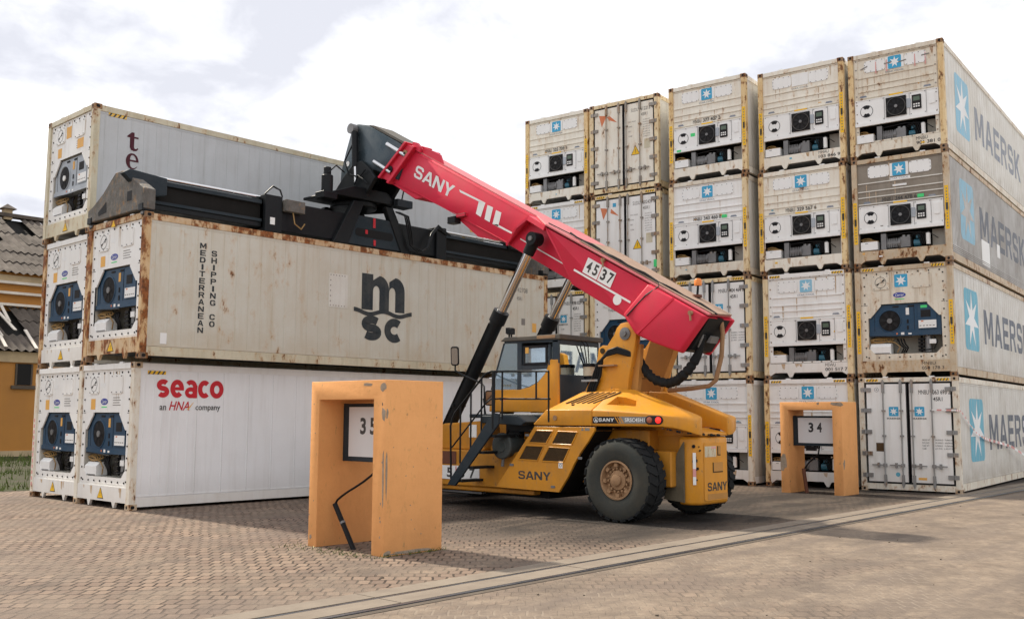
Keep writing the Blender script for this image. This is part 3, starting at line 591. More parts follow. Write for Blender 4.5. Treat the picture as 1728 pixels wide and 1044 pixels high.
def end_S(t, wall, framed, star, unit='unit_white'):
    def panel():
        b = MB(**EF)
        b.box(PW, CW-PW, 1.62, CH-.125, -.075, -.05, wall)
        b.box(PW, .16, .42, 1.62, -.075, -.05, wall); b.box(2.27, CW-PW, .42, 1.62, -.075, -.05, wall)
        if framed:
            for a0, a1, z0, z1 in ((.17, .25, .47, 2.74), (2.19, 2.27, .47, 2.74), (.17, 2.27, 2.74, 2.80), (.17, 2.27, .43, .47)): b.box(a0, a1, z0, z1, -.05, -.03, wall)
            bolts(b, [(.21, .52+.245*k, -.03) for k in range(10)]+[(2.23, .52+.245*k, -.03) for k in range(10)]+[(.3+.26*k, 2.77, -.03) for k in range(8)]+[(.3+.26*k, .45, -.03) for k in range(8)], .02, 'rod_rusty')
        for z in (2.22, 2.0, 1.84, 1.66):
            b.box(PW+.02 if not framed else .26, CW-PW-.02 if not framed else 2.18, z, z+.028, -.05, -.026, 'cream_panel' if wall == 'brown_end' else wall)
        b.box(PW, CW-PW, 2.735, 2.75, -.05, -.03, wall)
        return b.mesh('end_panel')
    link('end_panel', cached(('SP', wall, framed), panel), t)
    def acc():
        b = MB(**EF); b.rrect(.42, .97, 2.36, 2.68, .08, -.05, 'unit_white', depth=.016); b.rrect(1.47, 2.02, 2.36, 2.68, .08, -.05, 'unit_white', depth=.016)
        b.rrect(.985, 1.455, 2.35, 2.69, .01, -.05, 'unit_white', depth=.014)
        bolts(b, [(a, z, -.035) for a in (.46, .60, .75, .9, 1.53, 1.68, 1.83, 1.98) for z in (2.385, 2.655)]+[(a, z, -.035) for a in (.44, 2.0) for z in (2.47, 2.57)], .011)
        return [m.mesh('access_panel') for m in b.clusters(.008)]
    [link('access_panel', m_, t) for m_ in cached(('SA',), lambda: acc())]
    def unit_():
        b = MB(**EF); b.box(.16, 2.28, .99, 1.62, -.5, -.02, unit); b.box(.16, 2.28, .90, .985, -.06, .012, unit)
        b.box(.165, 2.275, 1.60, 1.612, -.02, -.01, unit)
        for a in (.92, 1.56, 1.98): b.box(a, a+.008, 1.0, 1.6, -.02, -.012, 'machine_grey')
        bolts(b, [(a, z, -.02) for a in (.2, .55, .9, 1.6, 1.95, 2.24) for z in (1.03, 1.58)], .012)
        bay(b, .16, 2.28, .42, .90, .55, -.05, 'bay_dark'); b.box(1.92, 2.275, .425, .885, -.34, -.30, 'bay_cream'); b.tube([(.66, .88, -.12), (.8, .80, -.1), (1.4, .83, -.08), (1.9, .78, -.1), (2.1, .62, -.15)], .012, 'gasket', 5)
        return b.mesh('refrigeration_unit')
    un = link('refrigeration_unit', cached(('SU', unit), unit_), t)
    link('fan', cached(('SFan',), lambda: fan_mesh(1.23, 1.30, .52, True, unit)), un)
    def vent():
        b = MB(**EF); a, z = .46, 1.30
        b.ring(a, z, .155, .168, 28, -.015, 'gasket'); b.disc(a, z, .155, 28, 'label_white', -.017)
        for w in (50, 232): b.ring(a, z, .065, .152, 10, -.013, 'gasket', w, w+78)
        return b.mesh('air_vent')
    link('air_vent', cached(('SV',), vent), un)
    def ctl():
        b = MB(**EF); b.rrect(1.63, 1.86, 1.14, 1.52, .02, -.02, 'gasket', depth=.02); b.box(1.665, 1.825, 1.36, 1.47, 0, .004, 'screen_green')
        for k in range(3):
            for q in range(2): b.box(1.665+.058*k, 1.705+.058*k, 1.19+.06*q, 1.225+.06*q, 0, .005, 'label_white')
        return [m.mesh('controller') for m in b.clusters(.006)]
    [link('controller', m_, un) for m_ in cached(('SC',), ctl)]
    def hatch():
        b = MB(**EF); b.rrect(2.05, 2.2, 1.22, 1.52, .03, -.02, unit, depth=.018); b.rrect(1.49, 1.6, 1.2, 1.45, .02, -.02, 'pale_unit', depth=.02); return [m.mesh('hatch') for m in b.clusters()]
    [link('hatch', m_, un) for m_ in cached(('SH', unit), hatch)]
    machinery(un, 'S', .43, .90, 'wire_tan')
    b = MB(**EF)
    if star: star_logo(b, 1.22, 2.52, .34, -.034, star)
    b.text('STAR COOL', .98, 1.46, 2.255, 2.30, -.024, 'ink_faded', .01)
    b.box(1.05, 1.40, 1.625, 1.665, -.045, -.0195, 'yellow_sticker')
    for a in (.28, 1.92): b.add([(a, 1.69, -.024), (a+.2, 1.69, -.024), (a+.17, 1.74, -.024), (a+.03, 1.74, -.024)], [(0, 1, 2, 3)], 'ink_faded')
    b.build_split('logo', t)
    return un
def end_C(t, wall, unit, top_tri=False, star=None, oval=True, stickers=True):
    def panel():
        b = MB(**EF)
        b.box(PW, CW-PW, 1.90, CH-.125, -.075, -.045, wall)
        for a0, a1 in ((PW, .31), (2.13, CW-PW)): b.box(a0, a1, .43, 1.90, -.075, -.045, wall)
        b.box(.31, 2.13, .43, .60, -.075, -.045, wall)
        for sx in (1, -1):                                    # cut corners of the opening
            f = lambda a: a if sx == 1 else CW-a
            b.prism([(f(.31), 1.90, -.074), (f(.31), 1.55, -.074), (f(.37), 1.55, -.074), (f(.64), 1.86, -.074), (f(.64), 1.90, -.074)], (0, 0, .028), wall)
            b.prism([(f(.31), .60, -.074), (f(.31), .74, -.074), (f(.33), .74, -.074), (f(.46), .60, -.074)], (0, 0, .028), wall)
        for a0, a1, z0, z1 in ((.18, .20, .47, 2.74), (2.23, 2.25, .47, 2.74), (.18, 2.25, 2.73, 2.75), (.18, 2.25, .465, .485)): b.box(a0, a1, z0, z1, -.045, -.038, wall)
        bolts(b, [(.235, .54+.232*k, -.045) for k in range(10)]+[(2.195, .54+.232*k, -.045) for k in range(10)]+[(.3+.26*k, 2.70, -.045) for k in range(8)]+[(.3+.26*k, .515, -.045) for k in range(8)], .020, 'fan_black')
        b.box(PW, .30, 1.885, 1.895, -.045, -.04, 'gasket'); b.box(2.14, CW-PW, 1.885, 1.895, -.045, -.04, 'gasket')
        return b.mesh('end_panel')
    link('end_panel', cached(('CP', wall), panel), t)
    def acc():
        b = MB(**EF)
        for a0, a1 in ((.44, .88), (1.42, 1.92)):
            b.rrect(a0, a1, 2.28, 2.66, .06, -.045, wall, depth=.02); bolts(b, [(a, z, -.025) for a in (a0+.05, (a0+a1)/2, a1-.05) for z in (2.31, 2.63)], .012)
        a, z = .66, 2.47
        b.ring(a, z, .135, .145, 24, -.022, 'gasket'); 
        for w in (20, 200): b.ring(a, z, .03, .12, 5, -.021, 'gasket', w, w+26)
        b.box(a-.02, a+.09, z-.006, z+.006, -.024, -.018, 'gasket')
        return [m.mesh('access_panel') for m in b.clusters(.01)]
    [link('access_panel', m_, t) for m_ in cached(('CA', wall), acc)]
    def unit_():
        b = MB(**EF)
        bay(b, .31, 2.13, .60, 1.90, .55, -.05, 'bay_cream')
        b.prism([(.32, 1.12, -.4), (.32, 1.58, -.4), (.62, 1.88, -.4), (1.83, 1.88, -.4), (2.11, 1.62, -.4), (2.11, 1.12, -.4)], (0, 0, .30), unit)
        b.box(.32, 2.11, 1.06, 1.17, -.1, -.075, unit)
        for a in (.45, 1.45): b.box(a, a+.006, 1.2, 1.86, -.1, -.094, 'gasket')
        for a in (1.0, 1.38): b.rrect(a-.08, a+.08, 1.80, 1.84, .015, -.1, 'gasket', depth=.01)
        b.cyl((.32, 1.08, -.08), (1.4, 1.03, -.06), .012, 'fan_black', 6)
        return b.mesh('refrigeration_unit')
    un = link('refrigeration_unit', cached(('CU', unit), unit_), t)
    def fan():
        b = MB(**EF); a, z, r, n = .84, 1.46, .275, -.10
        b.lathe((a, z, n), (0, 0, 1), [(r*1.08, 0), (r*1.06, .015), (r, .02), (r*.97, .004)], unit, 30); b.disc(a, z, r*.98, 28, 'fan_black', n+.003)
        for k in range(7):
            w0 = R(51.4*k); b.add([(a+r*.2*math.cos(w0), z+r*.2*math.sin(w0), n+.006), (a+r*.9*math.cos(w0+.1), z+r*.9*math.sin(w0+.1), n+.005), (a+r*.9*math.cos(w0+.5), z+r*.9*math.sin(w0+.5), n+.012), (a+r*.2*math.cos(w0+.5), z+r*.2*math.sin(w0+.5), n+.010)], [(0, 1, 2, 3)], 'gasket')
        for q in (.45, .62, .8): b.ring(a, z, r*q, r*q+.004, 28, n+.016, 'gasket')
        b.cyl((a, z, n), (a, z, n+.03), .065, 'machine_grey' if unit == 'carrier_blue' else 'label_white', 14); return b.mesh('fan')
    link('fan', cached(('CFan', unit), fan), un)
    def ctl():
        b = MB(**EF); n = -.10
        b.rrect(1.55, 2.0, 1.22, 1.82, .02, n, unit, depth=.02); b.box(1.62, 1.86, 1.52, 1.70, n+.02, n+.026, 'gasket'); b.box(1.56, 1.99, 1.24, 1.44, n+.02, n+.024, 'label_white')
        for k in range(5): b.box(1.58+.08*k, 1.63+.08*k, 1.29, 1.31, n+.024, n+.025, 'ink_soft')
        b.box(1.62, 1.68, 1.40, 1.43, n+.024, n+.026, 'ink_orange'); b.box(1.25, 1.33, 1.60, 1.78, n, n+.008, 'orange_sticker' if stickers else 'label_white')
        b.box(1.27, 1.31, 1.22, 1.32, n, n+.012, 'gasket'); b.box(1.27, 1.31, 1.38, 1.48, n, n+.012, 'gasket')
        b.box(1.12, 1.20, 1.09, 1.15, n+.026, n+.029, 'label_white'); b.box(1.30, 1.38, 1.09, 1.13, n+.026, n+.029, 'label_white'); b.box(1.0, 1.04, 1.1, 1.14, n+.026, n+.03, 'ink_orange')
        return [m.mesh('controller') for m in b.clusters(.006)]
    [link('controller', m_, un) for m_ in cached(('CC', unit, stickers), ctl)]
    def cbox():
        b = MB(**EF); b.prism([(.33, .61, -.30), (.33, .61, -.06), (.33, .80, -.06), (.33, .88, -.14), (.33, .88, -.30)], (.52, 0, 0), 'unit_white'); b.box(.35, .83, .615, .64, -.06, -.055, 'machine_grey'); return b.mesh('control_box', bevel=.008, seg=1)
    link('control_box', cached(('Cbox',), cbox), un)
    def coil():
        b = MB(**EF)
        for k in range(5): b.tube([(.42+.05*k+(.20+.02*k)*math.cos(w*.5), .93+.012*k+.055*math.sin(w*.5), -.16+.03*math.sin(w*.5+k)) for w in range(14)], .013, 'wire_tan', 5)
        b.tube([(.75, .92, -.12), (.95, .90, -.1), (1.08, .78, -.1), (1.0, .64, -.12)], .014, 'wire_tan', 5); return b.mesh('cable', smooth=60)
    link('cable', cached(('Ccoil',), coil), un)
    def hoses():
        b = MB(**EF)
        for k in range(3): b.tube([(1.0+.07*k, .99, -.2), (1.06+.07*k, .86, -.14), (1.16+.05*k, .75, -.16), (1.08+.05*k, .63, -.22)], .02, 'fan_black', 6)
        b.cyl((1.74, .63, -.25), (1.74, 1.04, -.25), .09, 'machine_grey', 14)
        for k in range(4): b.box(1.52, 1.66, .66+.09*k, .72+.09*k, -.24, -.12, 'fan_black'); b.cyl((1.59, .64, -.2), (1.59, 1.05, -.2), .03, 'gasket', 8)
        b.box(1.80, 1.96, .84, .95, -.2, -.1, 'label_white'); b.tube([(1.9, 1.03, -.15), (2.0, .9, -.12), (1.9, .72, -.14), (1.7, .68, -.1)], .015, 'fan_black', 6); return [m.mesh('compressor', smooth=60) for m in b.clusters()]
    [link('compressor', m_, un) for m_ in cached(('Chose',), hoses)]
    b = MB(**EF); n = -.042
    if star: star_logo(b, 1.17, 2.49, .33, n, star)
    if oval:
        b.disc(1.12, 2.12, .16, 28, 'oval_blue', n, .42); b.text('Carrier', 1.01, 1.23, 2.085, 2.155, n+.002, 'label_white', .005, slant=.2)
        b.box(1.0, 1.24, 2.0, 2.02, n-.002, n+.001, 'green_tag')
    if stickers:
        b.box(.52, .72, 1.96, 2.18, n-.002, n+.001, 'orange_sticker'); b.box(.92, 1.14, 2.42, 2.5, n-.002, n, 'label_white')
        for k in range(4): b.box(1.5, 1.78+.05*(k % 2), 2.19-.05*k, 2.205-.05*k, n-.002, n, 'ink_soft')
        b.poly([(1.05, .17, -.012), (1.33, .17, -.012), (1.19, .40, -.012)], 'ink_black'); b.poly([(1.075, .185, -.010), (1.305, .185, -.010), (1.19, .375, -.010)], 'yellow_sticker')
        b.text('!', 1.18, 1.20, .22, .31, -.008, 'ink_black', .03)
    if top_tri:
        b.poly([(1.0, 2.74, -.004), (1.18, 2.74, -.004), (1.09, 2.88, -.004)], 'yellow_sticker')
    b.build_split('logo', t)
    return un
def end_D(t, wall, rod, gask='gasket'):
    def doors(i):
        b = MB(**EF); a0, a1 = ((.16, 1.205), (1.235, 2.278))[i]
        b.box(a0, a1, .20, CH-.135, -.09, -.035, gask); b.box(a0+.03, a1-.03, .24, CH-.175, -.06, -.024, wall)
        return b.mesh('door')
    for i in range(2):
        dr = link('door', cached(('DD', wall, gask, i), lambda: doors(i)), t)
        for a in ((.62, 1.06), (1.33, 1.81))[i]:
            def bar():
                b = MB(**EF); b.cyl((a, .10, .022), (a, CH-.06, .022), .017, rod, 8)
                for z in (.62, .66, 1.38, 2.02): b.box(a-.045, a+.045, z, z+.04, -.024, .035, rod)
                for z0, z1 in ((.15, .42), (CH-.40, CH-.1)): b.box(a-.032, a+.032, z0, z1, -.024, .036, rod)
                s_ = -1 if i == 0 else 1
                if i == 0 or True: b.box(min(a, a+s_*.32), max(a, a+s_*.32), .645, .675, .02, .04, rod); b.box(a+s_*.16-.025, a+s_*.16+.025, .60, .72, -.024, .05, rod)
                return b.mesh('locking_bar')
            link('locking_bar', cached(('DB', rod, a), bar), dr)
        for z in (.40, .95, 1.50, 2.05, 2.58):
            def hinge():
                b = MB(**EF); a0 = .05 if i == 0 else 2.13
                b.box(a0, a0+.26, z-.05, z+.05, -.024, .012, rod); b.cyl((.145 if i == 0 else 2.293, z-.06, .012), (.145 if i == 0 else 2.293, z+.06, .012), .022, rod, 8); return b.mesh('hinge')
            link('hinge', cached(('DH', rod, i, z), hinge), dr)
def side_maersk(t, star='logo_teal', ink='ink_navy', white='logo_white', patch=False):
    b = MB(**SF); n = -.0195
    b.rrect(1.2, 2.78, .74, 2.36, .16, n, star); b.star(1.99, 1.56, .78, n+.0025, white, inner=.36)
    b.block('MAERSK', 3.46, 10.1, 1.0, 1.96, n, ink)
    if patch: b.box(3.55, 4.55, .34, 1.05, -.0225, -.013, 'label_white'); b.box(5.6, 6.0, .8, 1.2, -.0225, -.0135, 'label_white')
    b.build_split('logo', t)
def hazard(b, a0, a1, z0, z1, n, sl=.05, k=4):
    b.box(a0, a1, z0, z1, n-.002, n, 'yellow_sticker'); w = (a1-a0)/(2*k)
    for i in range(k): x = a0+2*i*w; b.add([(x, z0, n+.0015), (x+w*.8, z0, n+.0015), (x+w*1.7, z1, n+.0015), (x+w*.9, z1, n+.0015)], [(0, 1, 2, 3)], 'ink_black')
GROUP_L, GROUP_R = 'refrigerated containers in the left stack', 'refrigerated containers in the right-hand stacks'
def container(label, group, loc, yaw, end, wall, side, kind, post, rail, cast='casting', **k):
    t = thing('shipping_container', label, 'container', loc, yaw, group)
    link('frame', cached(('fr', post, rail, end), lambda: m_frame(post, rail, end)), t)
    cm = cached(('cc', cast), lambda: m_casting(cast))
    for x in (0, 1):
        for y in (0, 1):
            for z in (0, 1):
                c = link('corner_casting', cm, t); c.location = (-.003 if x == 0 else CL+.003, -.003 if y == 0 else CW+.003, 0 if z == 0 else CH-.118)
                c.scale = (1 if x == 0 else -1, 1 if y == 0 else -1, 1)
    sm = cached(('sd', side, kind), lambda: m_side(side, kind))
    link('side_panel', sm, t); c = link('side_panel', sm, t); c.location = (0, CW, 0); c.scale = (1, -1, 1)
    link('roof_panel', cached(('rf', side), lambda: m_flat('roof_panel', (.1, CL-.1, .1, CW-.1, CH-.06, CH-.03), side)), t)
    link('floor_panel', cached(('fl',), lambda: m_flat('floor_panel', (.1, CL-.1, .1, CW-.1, .16, .22), 'machine_grey')), t)
    link('rear_panel', cached(('re', side), lambda: m_flat('rear_panel', (CL-.08, CL-.05, PW, CW-PW, .25, CH-.16), side)), t)
    if end == 'S': un = end_S(t, wall, k.get('framed', False), k.get('star', 'logo_blue'), k.get('unit', 'unit_white'))
    elif end == 'C': un = end_C(t, wall, k.get('unit', 'carrier_blue'), k.get('top_tri', False), k.get('star'), stickers=k.get('stickers', True), oval=k.get('oval', True))
    else: end_D(t, wall, k.get('rod', 'rod_grey'))
    b = MB(**EF); n = -.023
    ink = k.get('ink', 'ink_soft'); num = k.get('num')
    if end == 'S' and num:
        if k.get('low_num'):
            p, q = num; b.text(p, 1.70, 1.98, .315, .40, -.012, ink, .0); b.text(q, 1.70, 2.29, .195, .285, -.012, ink, .02)
        else: b.text(num[:4], .78, 1.04, 1.695, 1.805, n, 'ink_black', .0); b.text(num[5:], 1.10, 1.64, 1.695, 1.805, n, 'ink_black', .015)
    if end == 'C' and num:
        p, q = num; b.text(p, 1.62, 1.95, .30, .38, -.012, ink, .0); b.text(q, 1.62, 2.15, .185, .265, -.012, ink, .006)
    if end == 'D' and num:
        n = -.021; p, q = num
        b.text(p, 1.49, 1.74, 2.45, 2.56, n, ink, .0); b.text(q, 1.83, 2.25, 2.45, 2.56, n, ink, .015); b.text('45R1', 1.84, 2.06, 2.28, 2.38, n, ink, .015)
        if k.get('data') == 'maersk':
            for i, (p, q) in enumerate((('GROSS WT', '34,000KG  74,960LB'), ('PAYLOAD', '29,300KG  64,600LB'), ('TARE WT', '4,700KG  10,360LB'), ('CUBE', '67.7M3  2,391FT3'))):
                z = 1.29-.072*i; b.text(p, 1.54, 1.54+.19*len(p)/8, z, z+.042, n, ink, .0); b.text(q, 1.85, 2.25, z, z+.042, n, ink, .0)
        else:
            for i in range(8):
                z = 2.13-.075*i
                if i in (0, 2, 4, 6): b.text(('MAX GROSS', 'TARE', 'NET', 'CUBE')[i//2], 1.40, 1.40+(.26, .13, .1, .13)[i//2], z, z+.04, n, ink, .0)
                b.text(('34,000 KG', '74,960 LB', '4,660 KG', '10,270 LB', '29,340 KG', '64,690 LB', '67.9 M3', '2,398 FT3')[i], 1.90, 2.14, z, z+.042, n, ink, .0)
    if len(b.v): b.build_split('lettering', t)
    # stickers on posts and rails
    b = MB(**EF)
    if k.get('posts'):
        for a in (.034, CW-.104):
            z0 = .62 if a < 1 else .80
            b.box(a-.012, a+.082, z0, z0+1.12, -.001, .0015, 'yellow_sticker'); b.box(a+.006, a+.064, z0+.5, z0+.68, .0016, .003, 'ink_black')
            for i in range(13):
                if i not in (6, 7): b.box(a+.022, a+.05, z0+.06+.08*i, z0+.10+.08*i, .0016, .0025, 'ink_soft')
    if k.get('hz'): hazard(b, .2, .5, CH-.105, CH-.045, -.004); hazard(b, CW-.5, CW-.2, CH-.105, CH-.045, -.004)
    if k.get('tags') and end == 'S': b.box(.70, .84, 1.32, 1.42, -.0185, -.0165, 'green_tag'); b.box(.26, .40, .915, .975, .013, .0145, 'green_tag')
    if k.get('gtag'): b.box(1.66, 1.82, 1.70, 1.79, -.024, -.0215, 'green_tag')
    if k.get('gtagC'): b.box(1.62, 1.78, 1.755, 1.825, -.079, -.076, 'green_tag')
    rq = random.Random(label)
    if end == 'S':
        for _ in range(rq.randint(3, 6)):
            a, z = rq.uniform(.2, 2.1), rq.choice((rq.uniform(1.04, 1.58), rq.uniform(1.7, 1.82), rq.uniform(.2, .38)))
            n0 = -.0195 if z > 1 and z < 1.6 else -.046 if z > 1.6 else -.0135
            if (.9 < a < 1.6 or a < .7) and 1 < z < 1.6: continue
            b.box(a, a+rq.uniform(.03, .10), z, z+rq.uniform(.02, .05), n0-.002, n0+.002, rq.choice(('label_white', 'orange_sticker', 'logo_teal', 'ink_soft', 'yellow_sticker', 'ink_soft')))
    if len(b.v): b.build_split('sticker', t, .02)
    b = MB(**EF)
    if end in 'SC':
        for _ in range(rq.randint(3, 5)):
            a, w, h = rq.uniform(.25, 2.1), rq.uniform(.008, .022), rq.uniform(.25, .7); z1 = rq.choice((2.73, 2.73, 2.2, 2.0)) if end == 'S' else 2.73; n0 = -.0445 if end == 'S' else -.0435
            b.add([(a-w, z1, n0), (a+w, z1, n0), (a+w*.3, z1-h, n0), (a-w*.2, z1-h*.9, n0)], [(0, 1, 2, 3)], 'rust_run')
        for _ in range(rq.randint(2, 4)):
            a, w, h = rq.uniform(.25, 2.0), rq.uniform(.02, .12), rq.uniform(.06, .2); b.add([(a, .41, -.0135), (a+w, .41, -.0135), (a+w*.8, .41-h, -.0135), (a+w*.3, .41-h*.8, -.0135)], [(0, 1, 2, 3)], 'rust_run')
        b.build_split('rust_run', t, .0)
    return t
# --- left stack -----------------------------------------------------
LY = R(-.2)
def Ls(label, loc, yaw, *a, **k): return container(label, GROUP_L, loc, yaw, *a, **k)
t = Ls('clean white container with red lowercase lettering on its long side, standing on the paving', (9.485, 18.80, 0), LY, 'C', 'white_end', 'white_panel', 'seamed', 'post_white', 'white_end', 'casting_pale')
b = MB(**SF); n = -.0145
for ch, xa, xb in (('s', .49, .765), ('e', .785, 1.085), ('a', 1.095, 1.385), ('c', 1.40, 1.70), ('o', 1.672, 1.995)): b.fat(ch, xa, xb, 2.20, 2.57, .10, n+(.001 if ch == 'o' else 0), 'ink_red')
b.text('an', .57, .71, 1.95, 2.04, n, 'ink_black', .01); b.text('HNA', .77, 1.22, 1.95, 2.13, n, 'ink_red', .012, slant=.25); b.text('company', 1.36, 1.93, 1.92, 2.04, n, 'ink_black', .01)
b.add([(1.16, 1.96, n+.002), (1.32, 2.13, n+.002), (1.29, 2.08, n+.002), (1.20, 1.96, n+.002)], [(0, 1, 2, 3)], 'orange_sticker')
b.build_split('lettering', t)
b = MB(**SF); hazard(b, .29, .68, 2.66, 2.73, -.017); b.build_split('sticker', t)
t = Ls('white container at the bottom of the far left column, red marks on its corner post', (9.58, 21.30, 0), R(-.5), 'C', 'white_end', 'white_panel', 'seamed', 'post_white', 'white_end')
b = MB(**EF)
for i in range(12): b.box(.03, .09, .25+.13*i, .33+.13*i, .0005, .0025, 'tape_red')
b.build_split('sticker', t)
Ls('white container with blue cooling unit in the middle of the far left column', (9.60, 21.29, CH), R(-.5), 'C', 'white_end', 'white_panel', 'seamed', 'post_rusty', 'white_end')
t = Ls('grey sided container with maroon letters and a pale fan unit, topmost on the left', (9.55, 21.28, 2*CH), R(-.5), 'C', 'white_end', 'grey_panel', 'fine', 'post_tan', 'post_tan', unit='pale_unit', oval=False)
b = MB(**SF); n = -.0165; M_ = 'ink_maroon'
def serif_t(x, z, w, h):
    b.poly([(x+w*f[0], z+h*f[1], n) for f in ((.24, .70), (.0, .70), (.0, .76), (.26, .92), (.38, 1.0), (.62, 1.0), (.62, .78), (.98, .78), (.98, .69), (.62, .69), (.62, .22), (.68, .12), (.80, .12), (.95, .20), (1.0, .13), (.84, .02), (.60, -.01), (.36, .03), (.25, .16))], M_)
def serif_e(x, z, w, h):
    cx, cz = x+w/2, z+h/2; N_ = 30; vs = []
    for i in range(N_+1):
        w_ = R(8+(318-0)*i/N_)
        th = .34+.22*abs(math.cos(w_)) if math.cos(w_) < 0 else .34
        if i > N_-6: th *= (N_-i)/6*.8+.2
        ro = (w/2, h/2); ri = (w/2*(1-th*1.15), h/2*(1-th*.62))
        vs += [(cx+ro[0]*math.cos(w_), cz+ro[1]*math.sin(w_), n), (cx+ri[0]*math.cos(w_), cz+ri[1]*math.sin(w_), n)]
    b.add(vs, [(2*i, 2*i+1, 2*i+3, 2*i+2) for i in range(N_)], M_)
    b.poly([(cx-w*.36, cz-.005, n+.001), (x+w*.995, cz-.005, n+.001), (x+w*.995, cz+h*.085, n+.001), (cx-w*.36, cz+h*.085, n+.001)], M_)
serif_t(.78, 1.99, .27, .42); serif_e(.77, 1.56, .30, .37)
hazard(b, .33, .75, 2.67, 2.745, -.017)
for x_, z_ in ((11.35, 1.35),): b.poly([(x_-.2, z_-.17, n), (x_+.2, z_-.17, n), (x_, z_+.17, n)], 'yellow_sticker')
b.box(11.62, 11.9, 1.62, 1.85, n-.001, n+.001, 'orange_sticker'); b.text('!', 11.33, 11.37, 1.22, 1.38, n+.002, 'ink_black', .03)
b.build_split('lettering', t)
b = MB(**EF); b.box(.95, 1.2, 2.35, 2.62, -.044, -.041, 'orange_sticker'); b.box(1.55, 1.86, 2.02, 2.24, -.044, -.041, 'orange_sticker'); b.build_split('sticker', t)
t = Ls('rust streaked cream container with big dark logo, gripped by the black lifting frame', (9.377, 18.412, 2.947), R(.15), 'C', 'white_end', 'weathered_panel', 'fine', 'post_rusty', 'rail_rusty', top_tri=True)
b = MB(**SF); n = -.0165; K = 'ink_msc'
def vword(word, x, z0, z1, w):
    s_ = (z0-z1)/len(word)
    for i, ch in enumerate(word):
        if ch == ' ': continue
        zt = z0-i*s_; ww = w*(.35 if ch == 'I' else 1.12 if ch == 'M' else 1)
        b.block(ch, x-ww/2, x+ww/2, zt-s_*.80, zt, n, K)
vword('MEDITERRANEAN', 1.29, 2.42, .54, .13); vword('SHIPPING CO', 1.55, 2.29, .68, .13)
# monogram: m over a wave, s and c below
def arc_pts(cx, cz, rx, rz, w0, w1, k=14): return [(cx+rx*math.cos(R(w0+(w1-w0)*i/k)), cz+rz*math.sin(R(w0+(w1-w0)*i/k)), n) for i in range(k+1)]
X0, Z0, hm = 5.46, 1.40, .86
b.poly([(X0, Z0, n), (X0+.34, Z0, n), (X0+.34, Z0+hm, n), (X0, Z0+hm, n)], K)
for i, (xa, xb) in enumerate(((.34, .84), (.84, 1.34))):
    ci, co = (xa+xb-.30)/2, 0; xi0, xi1 = X0+xa, X0+xb-.30; cx = (xi0+xi1)/2; ri = (xi1-xi0)/2; zc = Z0+.46
    outer = [(X0+xb, Z0, n), (X0+xb, Z0+.5, n)]+arc_pts(X0+xb-.30, Z0+.5, .30, hm-.5-.02, 0, 90, 8)+[(X0+xa+.0, Z0+.72, n)]
    inner = [(xi0, zc, n)]+arc_pts(cx, zc, ri, .13, 180, 0, 8)[1:]+[(xi1, Z0, n)]
    b.poly(outer+inner, K)
wv = []; 
for i in range(33): x_ = 5.23+1.81*i/32; wv.append((x_, 1.345+.045*math.cos((x_-5.23)*2*math.pi/.92+math.pi*.0)+.0, n+.001))
for i in range(32):
    (xa, za, _), (xb, zb, _) = wv[i], wv[i+1]; h_ = .10
    b.add([(xa, za-h_/2, n+.0012), (xb, zb-h_/2, n+.0012), (xb, zb+h_/2, n+.0012), (xa, za+h_/2, n+.0012)], [(0, 1, 2, 3)], K)
b.fat('s', 5.47, 6.08, .68, 1.27, .19, n, K); b.fat('c', 6.17, 6.80, .66, 1.25, .20, n, K)
b.build_split('logo', t)
b = MB(**SF); b.box(4.50, 5.05, 1.40, 2.18, -.0225, -.016, 'orange_sticker') if False else None
b.box(4.50, 5.04, 1.38, 2.16, -.0225, -.0155, 'cream_panel'); hx = [(4.55+.08*i, z_) for i in range(6) for z_ in (1.42, 2.12)]
for x_, z_ in hx: b.box(x_-.012, x_+.012, z_-.012, z_+.012, -.0155, -.0125, 'rod_rusty')
for z_ in (1.5, 1.62, 1.74, 1.86, 1.98): b.box(4.535, 4.56, z_, z_+.03, -.0155, -.013, 'rod_rusty')
b.build('repair_patch', t)
b = MB(**SF); b.text('742708', 10.85, 11.35, 2.32, 2.45, n, 'ink_soft', .0); b.text('45R1', 10.9, 11.12, 2.10, 2.2, n, 'ink_soft', 0)
b.box(11.1, 11.25, 1.42, 1.60, n-.001, n+.001, 'ink_soft'); b.box(11.55, 11.72, 1.25, 1.5, n-.001, n+.001, 'orange_sticker'); b.box(.42, .56, .30, .52, n-.001, n+.001, 'label_white'); b.build_split('lettering', t)
# --- right-hand stacks ----------------------------------------------
RY = R(5.8); cR, sR = math.cos(RY), math.sin(RY)
def Rs(label, base, lvl, *a, j=(0, 0), dyaw=0., **k):
    x, y = base; x += j[0]*cR-j[1]*sR; y += j[0]*sR+j[1]*cR
    return container(label, GROUP_R, (x, y, lvl*CH), RY+R(dyaw), *a, **k)
R1, R2, R3, R4, R5 = (25.733, 8.656), (25.349, 11.181), (24.733, 13.786), (24.548, 16.619), (24.367, 19.171)
t = Rs('white container with two shut doors and blue star logos, bottom of the rightmost stack', R1, 0, 'D', 'white_end', 'dirty_panel', 'fine', 'post_white', 'post_white', 'casting_pale', num=('MNBU', '063 693 2'), data='maersk', ink='ink_black', hz=True)
b = MB(**EF); n = -.0215
for a in (.865, 1.50): star_logo(b, a, 2.02, .24, n); b.block('MAERSK', a-.17, a+.17, 1.82, 1.865, n, 'ink_black')
b.box(.40, .60, 1.0, 1.22, n-.001, n+.001, 'mesh_brown'); b.disc(.92, .43, .055, 20, 'logo_teal', n); b.box(1.42, 1.62, .31, .37, n-.001, n+.001, 'orange_sticker')
b.ring(.45, 2.58, .05, .058, 20, n, 'ink_navy'); b.text('45', .43, .47, 2.56, 2.6, n, 'ink_navy', .02)
b.build_split('logo', t); side_maersk(t)
